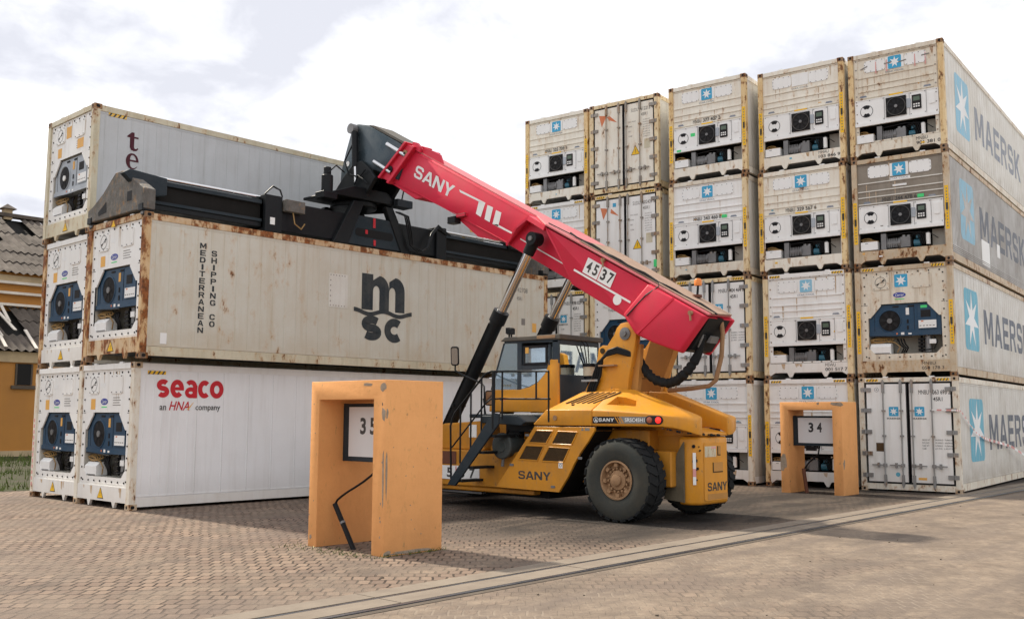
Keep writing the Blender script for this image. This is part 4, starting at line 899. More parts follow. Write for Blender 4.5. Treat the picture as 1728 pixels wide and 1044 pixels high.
t = Rs('stained container with dark blue cooling unit and star logos, second level of the rightmost stack', R1, 1, 'C', 'stained_end', 'dirty_panel', 'fine', 'post_dirty', 'post_dirty', star='logo_blue', stickers=False, posts=True, hz=True, num=('MNBU', '054 178 3'), ink='ink_black', gtagC=True, j=(.03, .02))
side_maersk(t)
t = Rs('dirty brown container with bare metal sides and white cooling unit in the rightmost stack', R1, 2, 'S', 'brown_end', 'bare_metal_panel', 'ribbed', 'post_dirty', 'post_dirty', posts=True, num='MNBU 344 478 6', ink='ink_black', gtag=True, j=(-.02, 0))
side_maersk(t, 'logo_faded_blue', 'ink_navy', 'bare_metal_panel', True)
b = MB(**EF); b.box(.98, 1.5, 2.24, 2.31, -.026, -.0245, 'label_white'); b.box(1.05, 1.4, 2.07, 2.12, -.05, -.0245, 'label_white'); b.build_split('sticker', t)
t = Rs('rust stained white container with bolted end frame numbered 901 381 0, atop the rightmost stack', R1, 3, 'S', 'stained_end', 'cream_panel', 'fine', 'post_yellowed', 'stained_end', framed=True, num=('MNBU', '901 381 0'), low_num=True, ink='ink_black', j=(.02, .02))
side_maersk(t, 'logo_faded_blue', 'ink_faded')
b = MB(**EF)
for a, z, an in ((.42, 2.5, 20), (1.05, 2.52, 4), (1.42, 2.5, 8), (2.0, 2.55, 4), (2.08, 1.34, 35)):
    c, s_ = math.cos(R(an))*.10, math.sin(R(an))*.10; b.add([(a-c, z-s_-.012, -.026), (a+c, z+s_-.012, -.026), (a+c, z+s_+.018, -.026), (a-c, z-s_+.018, -.026)], [(0, 1, 2, 3)], 'ink_soft')
for a in (.72, 1.0, 1.72, 1.98): b.add([(a, 2.3, -.027), (a+.03, 2.3, -.027), (a+.025, 2.62, -.027), (a+.005, 2.62, -.027)], [(0, 1, 2, 3)], 'tape_red')
b.build_split('scrape_mark', t)
Rs('white container standing behind the orange pedestal with number 34, bottom of its stack', R2, 0, 'S', 'white_end', 'cream_panel', 'fine', 'post_yellowed', 'white_end', posts=True, hz=True)
Rs('white container with bolted end frame numbered 001 517 7, its sill stained black', R2, 1, 'S', 'white_end', 'cream_panel', 'fine', 'post_cream', 'white_end', framed=True, star='logo_faded_blue', num=('MSWU', '001 517 7'), low_num=True, ink='ink_black', hz=True, posts=True, j=(.02, -.02))
Rs('cream container numbered 329 567 6 left of the dirty brown container', R2, 2, 'S', 'cream_end', 'cream_panel', 'fine', 'post_yellowed', 'cream_end', posts=True, num='MNBU 329 567 6', j=(-.02, .03))
Rs('cream container numbered 103 846 9 whose star has faded away, atop its stack', R2, 3, 'S', 'cream_end', 'cream_panel', 'fine', 'post_yellowed', 'cream_end', star=None, posts=True, num=('MMAU', '103 846 9'), low_num=True, ink='ink_black', j=(.03, 0))
Rs('white container just behind the yellow tail of the lifting machine, bottom of the middle stack', R3, 0, 'S', 'white_end', 'cream_panel', 'fine', 'post_white', 'white_end', posts=True)
t = Rs('white container with doors numbered 404 464 9, behind the rear end of the red boom', R3, 1, 'D', 'white_end', 'cream_panel', 'fine', 'post_cream', 'post_cream', num=('MNBU', '404 464 9'), ink='ink_black', hz=True, data='maersk', j=(.02, 0))
b = MB(**EF)
for a in (.865, 1.50): star_logo(b, a, 2.02, .24, -.0215); b.block('MAERSK', a-.17, a+.17, 1.82, 1.865, -.0215, 'ink_black')
b.build_split('logo', t)
Rs('white container numbered 343 460 0 with grimy sill, third level of the middle stack', R3, 2, 'S', 'white_end', 'cream_panel', 'fine', 'post_cream', 'stained_end', posts=True, num='MNBU 343 460 0', gtag=True, j=(0, .02))
Rs('cream container numbered 377 407 2 with two green stickers, top of the middle stack', R3, 3, 'S', 'cream_end', 'cream_panel', 'fine', 'post_yellowed', 'cream_end', posts=True, num='MNBU 377 407 2', tags=True, j=(.02, 0))
Rs('white container mostly hidden behind the cab, bottom of the second farthest stack', R4, 0, 'S', 'white_end', 'cream_panel', 'fine', 'post_cream', 'white_end')
t = Rs('white container with plain blue unit glimpsed between red boom and yellow tower', R4, 1, 'C', 'white_end', 'cream_panel', 'fine', 'post_cream', 'white_end', stickers=False, oval=False, hz=True)
b = MB(**EF); b.text('THERMO KING', .62, 1.3, 2.14, 2.22, -.042, 'ink_black', .006); b.build_split('lettering', t)
def arrows(t, z, col='ink_red2', faded=False):
    b = MB(**EF); n = -.021
    b.poly([(.34, z+.22, n), (.62, z+.17, n), (.44, z-.16, n)], 'ink_orange'); b.poly([(.70, z+.02, n), (.72, z+.16, n), (1.0, z-.10, n)], 'ink_orange')
    if faded: b.poly([(.64, z+.14, n+.0005), (.70, z+.13, n+.0005), (.70, z+.05, n+.0005), (.64, z+.1, n+.0005)], 'ink_orange')
    b.poly([(1.48, 1.10, n), (1.80, 1.10, n), (1.64, 1.40, n)], 'ink_black'); b.poly([(1.505, 1.115, n+.002), (1.775, 1.115, n+.002), (1.64, 1.37, n+.002)], 'yellow_sticker'); b.text('!', 1.63, 1.65, 1.16, 1.29, n+.004, 'ink_black', .03)
    b.box(1.94, 2.15, 1.25, 1.55, n-.001, n+.001, 'post_tan')
    b.build_split('logo', t)
t = Rs('white container with shut doors and solid orange arrows, numbered 602439 6', R4, 2, 'D', 'white_end', 'cream_panel', 'fine', 'post_cream', 'post_cream', num=('SUDU', '602439 6'), hz=True, rod='rod_rusty', j=(.03, -.02)); arrows(t, 2.28)
b = MB(**EF); b.box(.78, .9, 2.48, 2.6, -.0215, -.02, 'logo_blue'); b.box(2.20, 2.30, .5, .72, .001, .0025, 'green_tag'); b.build_split('sticker', t)
t = Rs('cream container with shut doors and worn orange arrows, numbered 612213 4, atop its stack', R4, 3, 'D', 'cream_end', 'cream_panel', 'fine', 'post_cream', 'post_cream', num=('SUDU', '612213 4'), rod='rod_rusty', hz=False); arrows(t, 2.32, faded=True)
Rs('white container hidden behind the lifting machine, bottom of the farthest stack', R5, 0, 'S', 'white_end', 'cream_panel', 'fine', 'post_cream', 'white_end')
t = Rs('white container with doors numbered 398 029 3, glimpsed above the cab roof', R5, 1, 'D', 'white_end', 'cream_panel', 'fine', 'post_cream', 'post_cream', num=('MNBU', '398 029 3'), ink='ink_black', hz=True)
b = MB(**EF)
for a in (.865, 1.50): star_logo(b, a, 2.02, .24, -.0215); b.block('MAERSK', a-.17, a+.17, 1.82, 1.865, -.0215, 'ink_black')
b.build_split('logo', t)
Rs('white container partly behind the red boom, third level of the farthest stack', R5, 2, 'S', 'white_end', 'cream_panel', 'fine', 'post_yellowed', 'white_end', posts=True, hz=True, j=(.02, .02))
Rs('cream container numbered 325 739 3, topmost of the farthest stack', R5, 3, 'S', 'cream_end', 'cream_panel', 'fine', 'post_yellowed', 'cream_end', posts=True, num='MNBU 325 739 3')
#@@MARK2
for lv, lab in ((0, 'white container out of view at right, lowest of the pair across the lane'), (1, 'white container across the lane whose dark lettering is mirrored in the rear cab window')):
    t = container(lab, GROUP_R, (42, -4, lv*CH), math.pi, 'D', 'white_end', 'dirty_panel', 'fine', 'post_white', 'post_white'); side_maersk(t)
# ------------------------------------------------------------------ reach stacker (faces +Y, its left flank towards the camera)
OX, OY = 15.85, 13.7; OFF = (OX, OY, 0)
RS = thing('reach_stacker', 'yellow container lifting machine with raised red boom number 4537, gripping the rusty cream container', 'reach stacker', OFF)
def part(b, name, parent=RS, **k):
    o = link(name, b.mesh(name, off=OFF, **k), parent); return o
MX = lambda x: 2*OX-x
YEL, CHS = 'machine_yellow', 'chassis_yellow'
# chassis ------------------------------------------------------------
b = MB()
for x0 in (15.05, MX(15.05)-.3): b.box(x0, x0+.3, 10.0, 17.6, .62, 1.25, CHS)
for y in (12.2, 14.6, 17.3): b.box(15.35, MX(15.35), y, y+.3, .66, 1.15, CHS)
b.prism([(14.62, 15.75, .43), (14.62, 15.75, 1.16), (14.62, 13.0, 1.16), (14.62, 12.5, .46)], (.4, 0, 0), CHS)
b.prism([(MX(14.62), 15.75, .43), (MX(14.62), 15.75, 1.16), (MX(14.62), 13.0, 1.16), (MX(14.62), 12.5, .46)], (-.4, 0, 0), CHS)
b.box(14.9, 15.3, 12.4, 13.6, 1.16, 1.7, CHS)
b.box(15.4, MX(15.4), 9.95, 10.6, 1.12, 1.66, CHS); b.box(15.1, MX(15.1), 10.5, 12.6, 1.25, 1.62, CHS)
b.box(14.68, 14.9, 12.9, 15.7, .345, .44, CHS); part(b, 'chassis', bevel=.02, seg=1)
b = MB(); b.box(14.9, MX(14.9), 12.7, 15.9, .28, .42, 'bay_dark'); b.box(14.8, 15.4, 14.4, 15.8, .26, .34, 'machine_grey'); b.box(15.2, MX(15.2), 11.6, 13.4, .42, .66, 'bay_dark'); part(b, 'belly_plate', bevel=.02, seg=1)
b = MB(); b.box(14.606, 14.625, 14.98, 15.62, .87, 1.13, 'red_brown'); part(b, 'brown_plate')
b = MB(); b.box(14.604, 14.62, 14.30, 15.66, .56, .84, 'label_white'); npl = part(b, 'number_plate')
def flank(X, ytop, z0): return dict(O=(X, ytop, z0), A=(0, -1, 0), B=(0, 0, 1), N=(-1, 0, 0))
b = MB(**flank(14.602, 15.60, .60))
for i, ch in enumerate('45|37'):
    if ch == '|': b.box(.62, .64, -.03, .23, 0, .002, 'ink_red')
    else: q = i if i < 2 else i-1; b.text(ch, .06+.30*q+(.06 if q > 1 else 0), .22+.30*q+(.06 if q > 1 else 0), 0, .2, .001, 'ink_black', .03)
[part(m, 'lettering', npl) for m in b.clusters(.04)]
b = MB(); b.prism([(14.85, 15.9, 1.16), (14.85, 15.9, 1.60), (14.85, 15.6, 1.70), (14.85, 14.49, 1.76), (14.85, 14.40, 1.16)], (.55, 0, 0), CHS); b.prism([(MX(14.85), 15.9, 1.16), (MX(14.85), 15.9, 1.70), (MX(14.85), 14.4, 1.74), (MX(14.85), 14.4, 1.16)], (-.55, 0, 0), CHS); [part(m, 'hydraulic_tank', bevel=.03) for m in b.clusters()]
b = MB(); b.box(14.843, 14.85, 14.62, 14.84, 1.42, 1.68, 'label_white'); part(b, 'sticker')
b = MB()
for x0 in (13.75, MX(13.75)-1.15): b.prism([(x0, 17.75, 1.1), (x0, 17.55, 1.62), (x0, 16.0, 1.66), (x0, 15.9, 1.56), (x0, 17.45, 1.52), (x0, 17.65, 1.1)], (1.15, 0, 0), YEL)
[part(m, 'front_fender', bevel=.02, seg=1) for m in b.clusters()]
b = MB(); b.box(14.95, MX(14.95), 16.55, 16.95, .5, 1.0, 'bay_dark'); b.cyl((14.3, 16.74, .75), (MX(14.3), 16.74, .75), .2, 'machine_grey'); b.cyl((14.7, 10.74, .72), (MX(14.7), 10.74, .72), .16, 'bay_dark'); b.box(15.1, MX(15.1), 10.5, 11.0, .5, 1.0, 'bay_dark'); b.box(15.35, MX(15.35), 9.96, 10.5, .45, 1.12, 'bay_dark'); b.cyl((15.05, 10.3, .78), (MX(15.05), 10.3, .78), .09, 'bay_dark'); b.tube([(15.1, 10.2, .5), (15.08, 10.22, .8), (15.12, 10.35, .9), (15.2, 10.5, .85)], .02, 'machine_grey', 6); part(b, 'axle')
# wheels ---------------------------------------------------------------
def m_tyre():
    b = MB(); w, r = .25, .742
    b.lathe((0, 0, 0), (1, 0, 0), [(.33, -w+.03), (.40, -w-.012), (.56, -w-.02), (.655, -w), (.70, -w+.03)], 'tyre_side', 48)
    b.lathe((0, 0, 0), (1, 0, 0), [(.70, -w+.03), (.718, -w+.05), (.718, w-.05), (.70, w-.03)], 'rubber', 48)
    b.lathe((0, 0, 0), (1, 0, 0), [(.70, w-.03), (.655, w), (.56, w+.02), (.40, w+.012), (.33, w-.03)], 'tyre_side', 48)
    n = 26
    for k in range(n):
        for sgn in (-1, 1):
            a0 = 2*math.pi*(k+(.5 if sgn > 0 else 0))/n; da = 2*math.pi/n*.66
            vs = []
            for rad in (.69, r):
                for ang, x in ((a0, -sgn*(w-.005)), (a0+da, -sgn*(w-.005)), (a0+da+.12, -sgn*.02), (a0+.12, -sgn*.02)):
                    q = rad if abs(x) < .1 or rad < .7 else rad-.012
                    vs.append((x, q*math.cos(ang), q*math.sin(ang)))
            b.add(vs, [(0, 1, 2, 3), (4, 5, 6, 7), (0, 1, 5, 4), (1, 2, 6, 5), (2, 3, 7, 6), (3, 0, 4, 7)], 'rubber')
    return b.mesh('tyre', smooth=35)
def m_rim():
    b = MB(); H = 'hub_tan'
    b.lathe((0, 0, 0), (1, 0, 0), [(.345, -.24), (.345, -.255), (.315, -.26), (.305, -.20), (.29, -.15), (.18, -.15), (.17, -.20), (.10, -.215), (.10, -.26), (.085, -.272), (.0, -.275)], H, 36)
    b.lathe((0, 0, 0), (1, 0, 0), [(.34, -.2), (.30, .1), (.30, .24)], 'machine_grey', 24)
    for k in range(16):
        a = 2*math.pi*k/16; b.cyl((-.15, .205*math.cos(a), .205*math.sin(a)), (-.205, .205*math.cos(a), .205*math.sin(a)), .021, H, 6)
    for k in range(8):
        a = 2*math.pi*(k+.5)/8; c, s_ = math.cos(a), math.sin(a)
        b.prism([(-.15, .24*c-.04*s_, .24*s_+.04*c), (-.15, .30*c-.03*s_, .30*s_+.03*c), (-.15, .30*c+.03*s_, .30*s_-.03*c), (-.15, .24*c+.04*s_, .24*s_-.04*c)], (-.085, 0, 0), H)
    return b.mesh('rim', smooth=40)
tm, rm = m_tyre(), m_rim()
for x, y, flip in ((14.67, 10.74, 0), (MX(14.67), 10.74, 1), (14.05, 16.74, 0), (14.58, 16.74, 0), (MX(14.05), 16.74, 1), (MX(14.58), 16.74, 1)):
    w = link('wheel', None, RS); w.location = (x-OX, y-OY, .742); w.rotation_euler = (random.uniform(0, 6), 0, math.pi if flip else 0)
    w.empty_display_size = .2
    link('tyre', tm, w); link('rim', rm, w)
# engine cover panel with grilles -----------------------------------------
pb = [(11.27, 1.665), (11.27, 1.60), (11.42, 1.40), (11.58, 1.22), (11.74, 1.0), (11.9, .74), (12.12, .455)]
b = MB(); b.prism([(14.49, y, z) for y, z in [(13.72, .475), (12.72, 1.665)]+pb], (.05, 0, 0), YEL)
b.box(14.56, 15.1, 12.2, 12.9, .6, 1.6, 'bay_dark'); b.prism([(14.54, y, z) for y, z in [(12.9, .5), (12.5, 1.66)]+pb], (.5, 0, 0), 'bay_dark')
b.box(14.535, 15.3, 11.27, 12.68, 1.64, 1.695, 'bay_dark'); ep = part(b, 'engine_panel', bevel=.006, seg=1)
for q in (((12.68, 1.59), (12.25, 1.585), (12.42, 1.35), (12.86, 1.355)), ((12.13, 1.58), (11.66, 1.57), (11.80, 1.335), (12.29, 1.345)), ((12.93, 1.30), (12.48, 1.295), (12.64, 1.02), (13.12, 1.03)), ((12.35, 1.285), (11.85, 1.27), (12.0, 1.01), (12.53, 1.015))):
    b = MB(); b.prism([(14.489, y, z) for y, z in q], (.004, 0, 0), 'slot_dark'); (ya, za), (yb, zb), (yc, zc), (yd, zd) = q
    for i in range(1, 22):
        f = i/22; t0 = (ya+(yb-ya)*f, za+(zb-za)*f-.01); t1 = (yd+(yc-yd)*f, zd+(zc-zd)*f+.01)
        b.tube([(14.487, *t0), (14.487, *t1)], .005, 'mesh_brown', 4)
    c = ((ya+yb+yc+yd)/4, (za+zb+zc+zd)/4)
    for i in range(4):
        p, r_ = q[i], q[(i+1) % 4]; b.tube([(14.486, *p), (14.486, *r_)], .012, YEL, 6)
    part(b, 'grille', ep)
b = MB(**flank(14.4885, 13.13, .66)); b.block('SANY', 0, .82, 0, .155, 0, 'ink_black', .07); part(b, 'lettering', ep)
for yy, zz in ((13.3, .92), (12.9, 1.5), (12.25, .55), (11.6, 1.1)):
    b = MB(**flank(14.488, yy, zz)); b.rrect(-.05, .05, -.022, .022, .015, 0, 'machine_grey', depth=.012); part(b, 'latch', ep)
b = MB(**flank(14.4885, 11.58, 1.60)); b.add([(0, 0, .001), (.07, 0, .001), (.035, .06, .001)], [(0, 1, 2)], 'ink_soft'); b.box(.09, .20, .0, .05, 0, .001, 'ink_soft'); part(b, 'sticker', ep)
b = MB(**flank(14.4885, 12.12, .9)); b.box(0, .10, 0, .10, 0, .002, 'label_white'); b.ring(.05, .05, .02, .03, 12, .003, 'ink_soft'); part(b, 'sticker', ep)
# rear hoods: lofts over the wheels ------------------------------------------
def loft(b, secs, mat, mx=False):
    f = (lambda p: (MX(p[0]), p[1], p[2])) if mx else (lambda p: p)
    k = len(secs[0]); vs = [f(p) for s_ in secs for p in s_]; fs = []
    for i in range(len(secs)-1):
        for j in range(k): fs.append((i*k+j, i*k+(j+1) % k, (i+1)*k+(j+1) % k, (i+1)*k+j))
    fs += [tuple(range(k)), tuple(range((len(secs)-1)*k, len(secs)*k))]
    b.add(vs, fs, mat)
def sec(y, X, z0, z1, xi, zt, xin=15.42, zi=None):      # flank bottom, flank top, inner ridge, inner wall top, inner bottom
    return [(X, y, z0), (X, y, z1), (xi, y, zt), (xin, y, zt-.03), (xin, y, z0-.02)]
front = [sec(12.74, 14.49, 1.69, 1.72, 15.1, 1.74), sec(12.42, 14.49, 1.69, 1.98, 15.05, 2.03), sec(12.04, 14.49, 1.69, 1.98, 15.15, 2.34), sec(11.335, 14.49, 1.69, 1.975, 15.18, 2.375)]
rear = [sec(11.325, 14.485, 1.685, 1.975, 15.18, 2.38), sec(10.9, 14.548, 1.685, 1.96, 15.2, 2.36), sec(10.25, 14.645, 1.685, 1.92, 15.25, 2.13), sec(9.95, 14.69, 1.68, 1.89, 15.28, 2.02), sec(9.76, 14.80, 1.655, 1.86, 15.32, 1.95), sec(9.64, 15.02, 1.60, 1.83, 15.36, 1.90), sec(9.57, 15.24, 1.54, 1.79, 15.38, 1.87)]
for mx in (False, True):
    b = MB(); loft(b, front, YEL, mx); h1 = part(b, 'front_hood', bevel=.03, seg=3, smooth=35)
    b = MB(); loft(b, rear, YEL, mx); h2 = part(b, 'rear_hood', bevel=.035, seg=3, smooth=35)
    if not mx:
        e0, e1 = Vector((14.62, 0, 2.055)), Vector((15.10, 0, 2.31))
        for i in range(6):            # cooling slots on the sloping face
            y = 12.10-.13*i; b = MB()
            p0, p1 = Vector((14.70, y, 2.10)), Vector((15.06, y-.36, 2.305))
            nrm = Vector((-.5, 0, .866))*.012; dvec = Vector((0, .017, 0))
            b.prism([p0-dvec+nrm, p0+dvec+nrm, p1+dvec+nrm, p1-dvec+nrm], tuple(-nrm*1.2), 'slot_dark'); part(b, 'slot', h1)
        b = MB(); b.cyl((14.66, 11.9, 2.05), (14.655, 11.9, 2.085), .035, 'fan_black', 8); b.cyl((14.485, 12.2, 1.83), (14.475, 12.2, 1.83), .05, 'hub_tan', 8); part(b, 'latch', h1)
        # hand pocket sunk into the slope
        cut = MB(); q0 = [(14.50, 11.18, 2.02), (14.94, 11.10, 2.26), (14.98, 10.66, 2.24), (14.60, 10.52, 1.99)]; q1 = [(14.86, 11.12, 2.02), (15.0, 11.08, 2.10), (15.02, 10.7, 2.06), (14.88, 10.62, 2.0)]
        n_ = Vector((-.30, 0, .55))
        cut.add([Vector(p)+n_*.25 for p in q0]+q1, [(0, 1, 2, 3), (4, 5, 6, 7), (0, 1, 5, 4), (1, 2, 6, 5), (2, 3, 7, 6), (3, 0, 4, 7)], 'dusty_yellow')
        boolean(h2, cut.mesh('cut', off=OFF))
        tg = Vector((14.69-14.485, 9.95-11.325, 0)).normalized(); ax = Vector((tg.y, -tg.x, 0)); SO = Vector((14.485, 11.325, 1.735))
        def strip(n): return dict(O=tuple(SO+ax*n), A=tuple(tg), B=(0, 0, 1), N=tuple(ax))
        b = MB(**strip(.003)); b.box(.02, 1.10, 0, .125, 0, .004, 'ink_soft'); b.box(.02, .56, 0, .125, .004, .0055, 'gasket'); sp = part(b, 'name_strip', h2)
        b = MB(**strip(.0095)); b.ring(.09, .062, .042, .05, 18, .001, 'label_white'); b.star(.09, .055, .045, .001, 'label_white', 3, .3); b.block('SANY', .15, .46, .035, .095, .001, 'label_white')
        for i in range(3): b.add([(.47+.05*i, .115, 0), (.495+.05*i, .115, 0), (.565+.05*i, .008, 0), (.54+.05*i, .008, 0)], [(0, 1, 2, 3)], 'machine_yellow')
        b.text('SRSC45H1', .68, 1.07, .03, .10, .001, 'label_white', .02); part(b, 'lettering', sp)
        b = MB(**strip(-.02)); b.rrect(1.08, 1.42, -.015, .145, .075, 0, 'gasket', depth=.035); tl = part(b, 'tail_light', h2, bevel=.008, seg=1)
        for xx, mm in ((1.165, 'lamp_off'), (1.335, 'lamp_red')):
            b = MB(**strip(.015)); b.lathe((xx, .065, 0), (0, 0, 1), [(.056, 0), (.05, .012), (.0, .02)], mm, 16); part(b, 'lens', tl)
b = MB(); b.prism([(15.38, 9.60, 1.52), (15.38, 9.60, 1.58), (15.38, 11.5, 1.9), (15.38, 11.5, 1.5)], (.94, 0, 0), YEL); part(b, 'centre_cover', bevel=.015)
# counterweight ------------------------------------------------------------
b = MB(); plan = [(15.40, 9.60), (16.30, 9.60), (16.42, 9.76), (16.44, 9.98), (15.24, 9.98), (15.28, 9.76)]
pts_b = [(x, y, .40 if i in (3, 4) else .31) for i, (x, y) in enumerate(plan)]
b.prism([(x, y, .31) for x, y in plan], (0, 0, 1.20), YEL); cw = part(b, 'counterweight', bevel=.06, seg=3, smooth=40)
b = MB(); b.prism([(15.20, y, z) for y, z in ((9.84, 1.42), (9.97, 1.22), (10.07, .95), (10.20, .6), (10.26, .40), (9.84, .36))], (.04, 0, 0), 'arch_dirt'); part(b, 'wheel_arch', cw)
RF = dict(O=(15.40, 9.597, .31), A=(1, 0, 0), B=(0, 0, 1), N=(0, -1, 0))
b = MB(**RF); b.block('SANY', .18, .84, .24, .39, .0105, 'ink_black', .06); part(b, 'lettering', cw)
b = MB(**RF); b.rrect(.08, .86, .07, 1.10, .05, 0, YEL, depth=.008); part(b, 'cover_plate', cw, bevel=.004, seg=1)
for a0, a1, z0, z1 in ((.52, .63, .86, 1.03), (.36, .70, .56, .74)):
    b = MB(**RF); b.box(a0, a1, z0, z1, .002, .012, 'slot_dark'); b.box(a0+.03, a1, z0+.02, z1, .012, .014, 'dusty_yellow'); part(b, 'lashing_eye', cw)
b = MB(**RF); b.box(.10, .48, .84, 1.03, .008, .011, 'post_tan'); b.box(.32, .48, .99, 1.02, .011, .0125, 'tape_red'); part(b, 'sticker', cw)
b = MB(**RF); b.box(.18, .86, .09, .19, .008, .010, 'dusty_yellow'); part(b, 'worn_patch', cw)
b = MB(O=(15.30, 9.712, .31), A=(.60, -.80, 0), B=(0, 0, 1), N=(-.80, -.60, 0))
for i in range(4): b.box(.0, .055, .36+.14*i, .50+.14*i, .01, .016, 'tape_red' if i == 1 else 'label_white')
part(b, 'reflector', cw)
b = MB(); rnd = random.Random(4)
for i in range(16):
    a = rnd.random(); x, y = 15.29+.10*a, 9.74-.13*a
    z = rnd.choice((.8, .95, 1.1, 1.2, 1.3)) + rnd.uniform(-.05, .05); r_ = rnd.uniform(.012, .035)
    b.prism([(x-.0+r_*.7*math.cos(k*1.05), y-.016-r_*.7*math.cos(k*1.05), z+r_*rnd.uniform(.6, 1.2)*math.sin(k*1.05)) for k in range(6)], (-.004, -.004, 0), 'fan_black')
for i in range(26):
    a = rnd.random(); p = Vector((14.95, 9.665, 1.58)).lerp(Vector((16.0, 9.575, 1.525)), a) if rnd.random() < .7 else Vector((14.6, 9.9, 1.66)).lerp(Vector((14.95, 9.665, 1.58)), a)
    r_ = rnd.uniform(.01, .04)
    b.prism([(p.x+r_*math.cos(k*1.05), p.y-.03, p.z+r_*rnd.uniform(.4, .9)*math.sin(k*1.05)) for k in range(6)], (0, .02, 0), 'fan_black')
part(b, 'paint_chip', cw)['kind'] = 'stuff'
# boom towers ---------------------------------------------------------------
def tower(X0, X1, name, lines):
    b = MB(); prof = [(12.15, 1.70), (12.02, 2.38), (11.80, 2.72), (11.72, 3.02), (11.70, 3.16), (11.60, 3.21), (11.50, 3.19), (11.33, 3.40), (11.27, 3.52), (11.18, 3.60), (11.03, 3.62), (10.90, 3.55), (10.82, 3.40), (10.84, 3.22), (11.0, 2.55), (11.1, 1.70)]
    b.prism([(X0, y, z) for y, z in prof], (X1-X0, 0, 0), YEL); t = part(b, name, bevel=.02, seg=2, smooth=30); return t
t1 = tower(15.18, 15.34, 'support_tower', True); t2 = tower(16.40, 16.56, 'support_tower', True)
b = MB(); b.prism([(15.3, 11.0, 1.7), (15.3, 10.86, 2.5), (15.3, 10.80, 3.2), (15.3, 10.98, 3.2), (15.3, 11.25, 1.7)], (.10, 0, 0), 'dusty_yellow'); part(b, 'stiffener', t1)
b = MB(); b.prism([(16.30, 11.75, 1.7), (16.30, 11.45, 2.85), (16.30, 11.25, 3.40), (16.30, 10.72, 3.17), (16.30, 11.02, 2.5), (16.30, 11.2, 1.7)], (.18, 0, 0), 'dusty_yellow'); b.box(16.29, 16.305, 10.98, 11.5, 2.60, 2.615, 'slot_dark'); part(b, 'stiffener', t2)
for X, tw in ((15.17, t1), (16.57, t2)):
    b = MB(); s_ = -1 if X < OX else 1
    b.lathe((X, 11.06, 3.40), (s_, 0, 0), [(.12, 0), (.12, .02), (.05, .025), (.05, .06), (.0, .06)], 'machine_grey', 16); part(b, 'pivot_pin', tw)
b = MB(); b.cyl((15.165, 11.6, 3.1), (15.19, 11.6, 3.1), .055, 'slot_dark', 12); part(b, 'lug_hole', t1)
for k in range(4):
    b = MB(); dy_ = .055*k; b.tube([(15.13, 12.02-dy_, 1.95), (15.13, 11.90-dy_, 2.4), (15.12, 11.78-dy_, 2.62), (15.10, 11.66-.7*dy_, 2.86+.03*k), (15.08, 11.45-.4*dy_, 3.0+.03*k), (15.1, 11.2, 3.05+.03*k), (15.2, 10.95, 2.98+.02*k)], .026, 'steel_black', 8); part(b, 'hose', t1, smooth=50)
b = MB(); b.box(15.09, 15.16, 11.66, 12.05, 2.52, 2.56, 'rod_grey'); part(b, 'hose_clamp', t1); b = MB(); b.box(15.06, 15.18, 11.25, 11.62, 2.80, 2.83, 'hub_tan'); part(b, 'bracket', t1)
# boom ------------------------------------------------------------------------
CB, SB = .8755, .4833
def bp(s_, t, x): return (x, 9.4+CB*s_-SB*t, 3.69+SB*s_+CB*t)
def bprism(b, pts, x0, x1, mat): b.prism([bp(s_, t, x0) for s_, t in pts], (x1-x0, 0, 0), mat)
RED, BX = 'boom_red', 15.62
def BM(x): return 2*BX-x
b = MB(); bprism(b, [(-.1, 0), (4.7, 0), (9.35, 0), (9.55, -.95), (8.9, -.93), (7.1, -.82), (1.2, -.80), (.4, -.80)], 15.5, 16.1, RED)
boom = part(b, 'boom', bevel=.025, seg=2, smooth=30)
b = MB(); bprism(b, [(4.3, 0.001), (9.05, 0.001), (9.0, .03), (4.3, .03)], 15.54, 16.06, 'boom_sunlit_red'); part(b, 'top_plate', boom)
b = MB(); b.prism([bp(-.16, .005, 15.16), bp(4.15, .005, 15.16), bp(4.75, .005, 15.49), bp(4.75, .005, 16.11), bp(4.15, .005, 16.24), bp(-.08, .005, 16.04)], tuple(Vector(bp(0, .04, 0))-Vector(bp(0, 0, 0))), 'boom_sunlit_red'); part(b, 'top_plate', boom, bevel=.008, seg=1)
b = MB(); b.prism([bp(-.18, .05, 15.24), bp(3.2, .05, 15.2), bp(3.2, .05, 16.18), bp(-.10, .05, 16.0)], tuple(Vector(bp(0, .02, 0))-Vector(bp(0, 0, 0))), 'top_dust'); part(b, 'walkway_mat', boom)
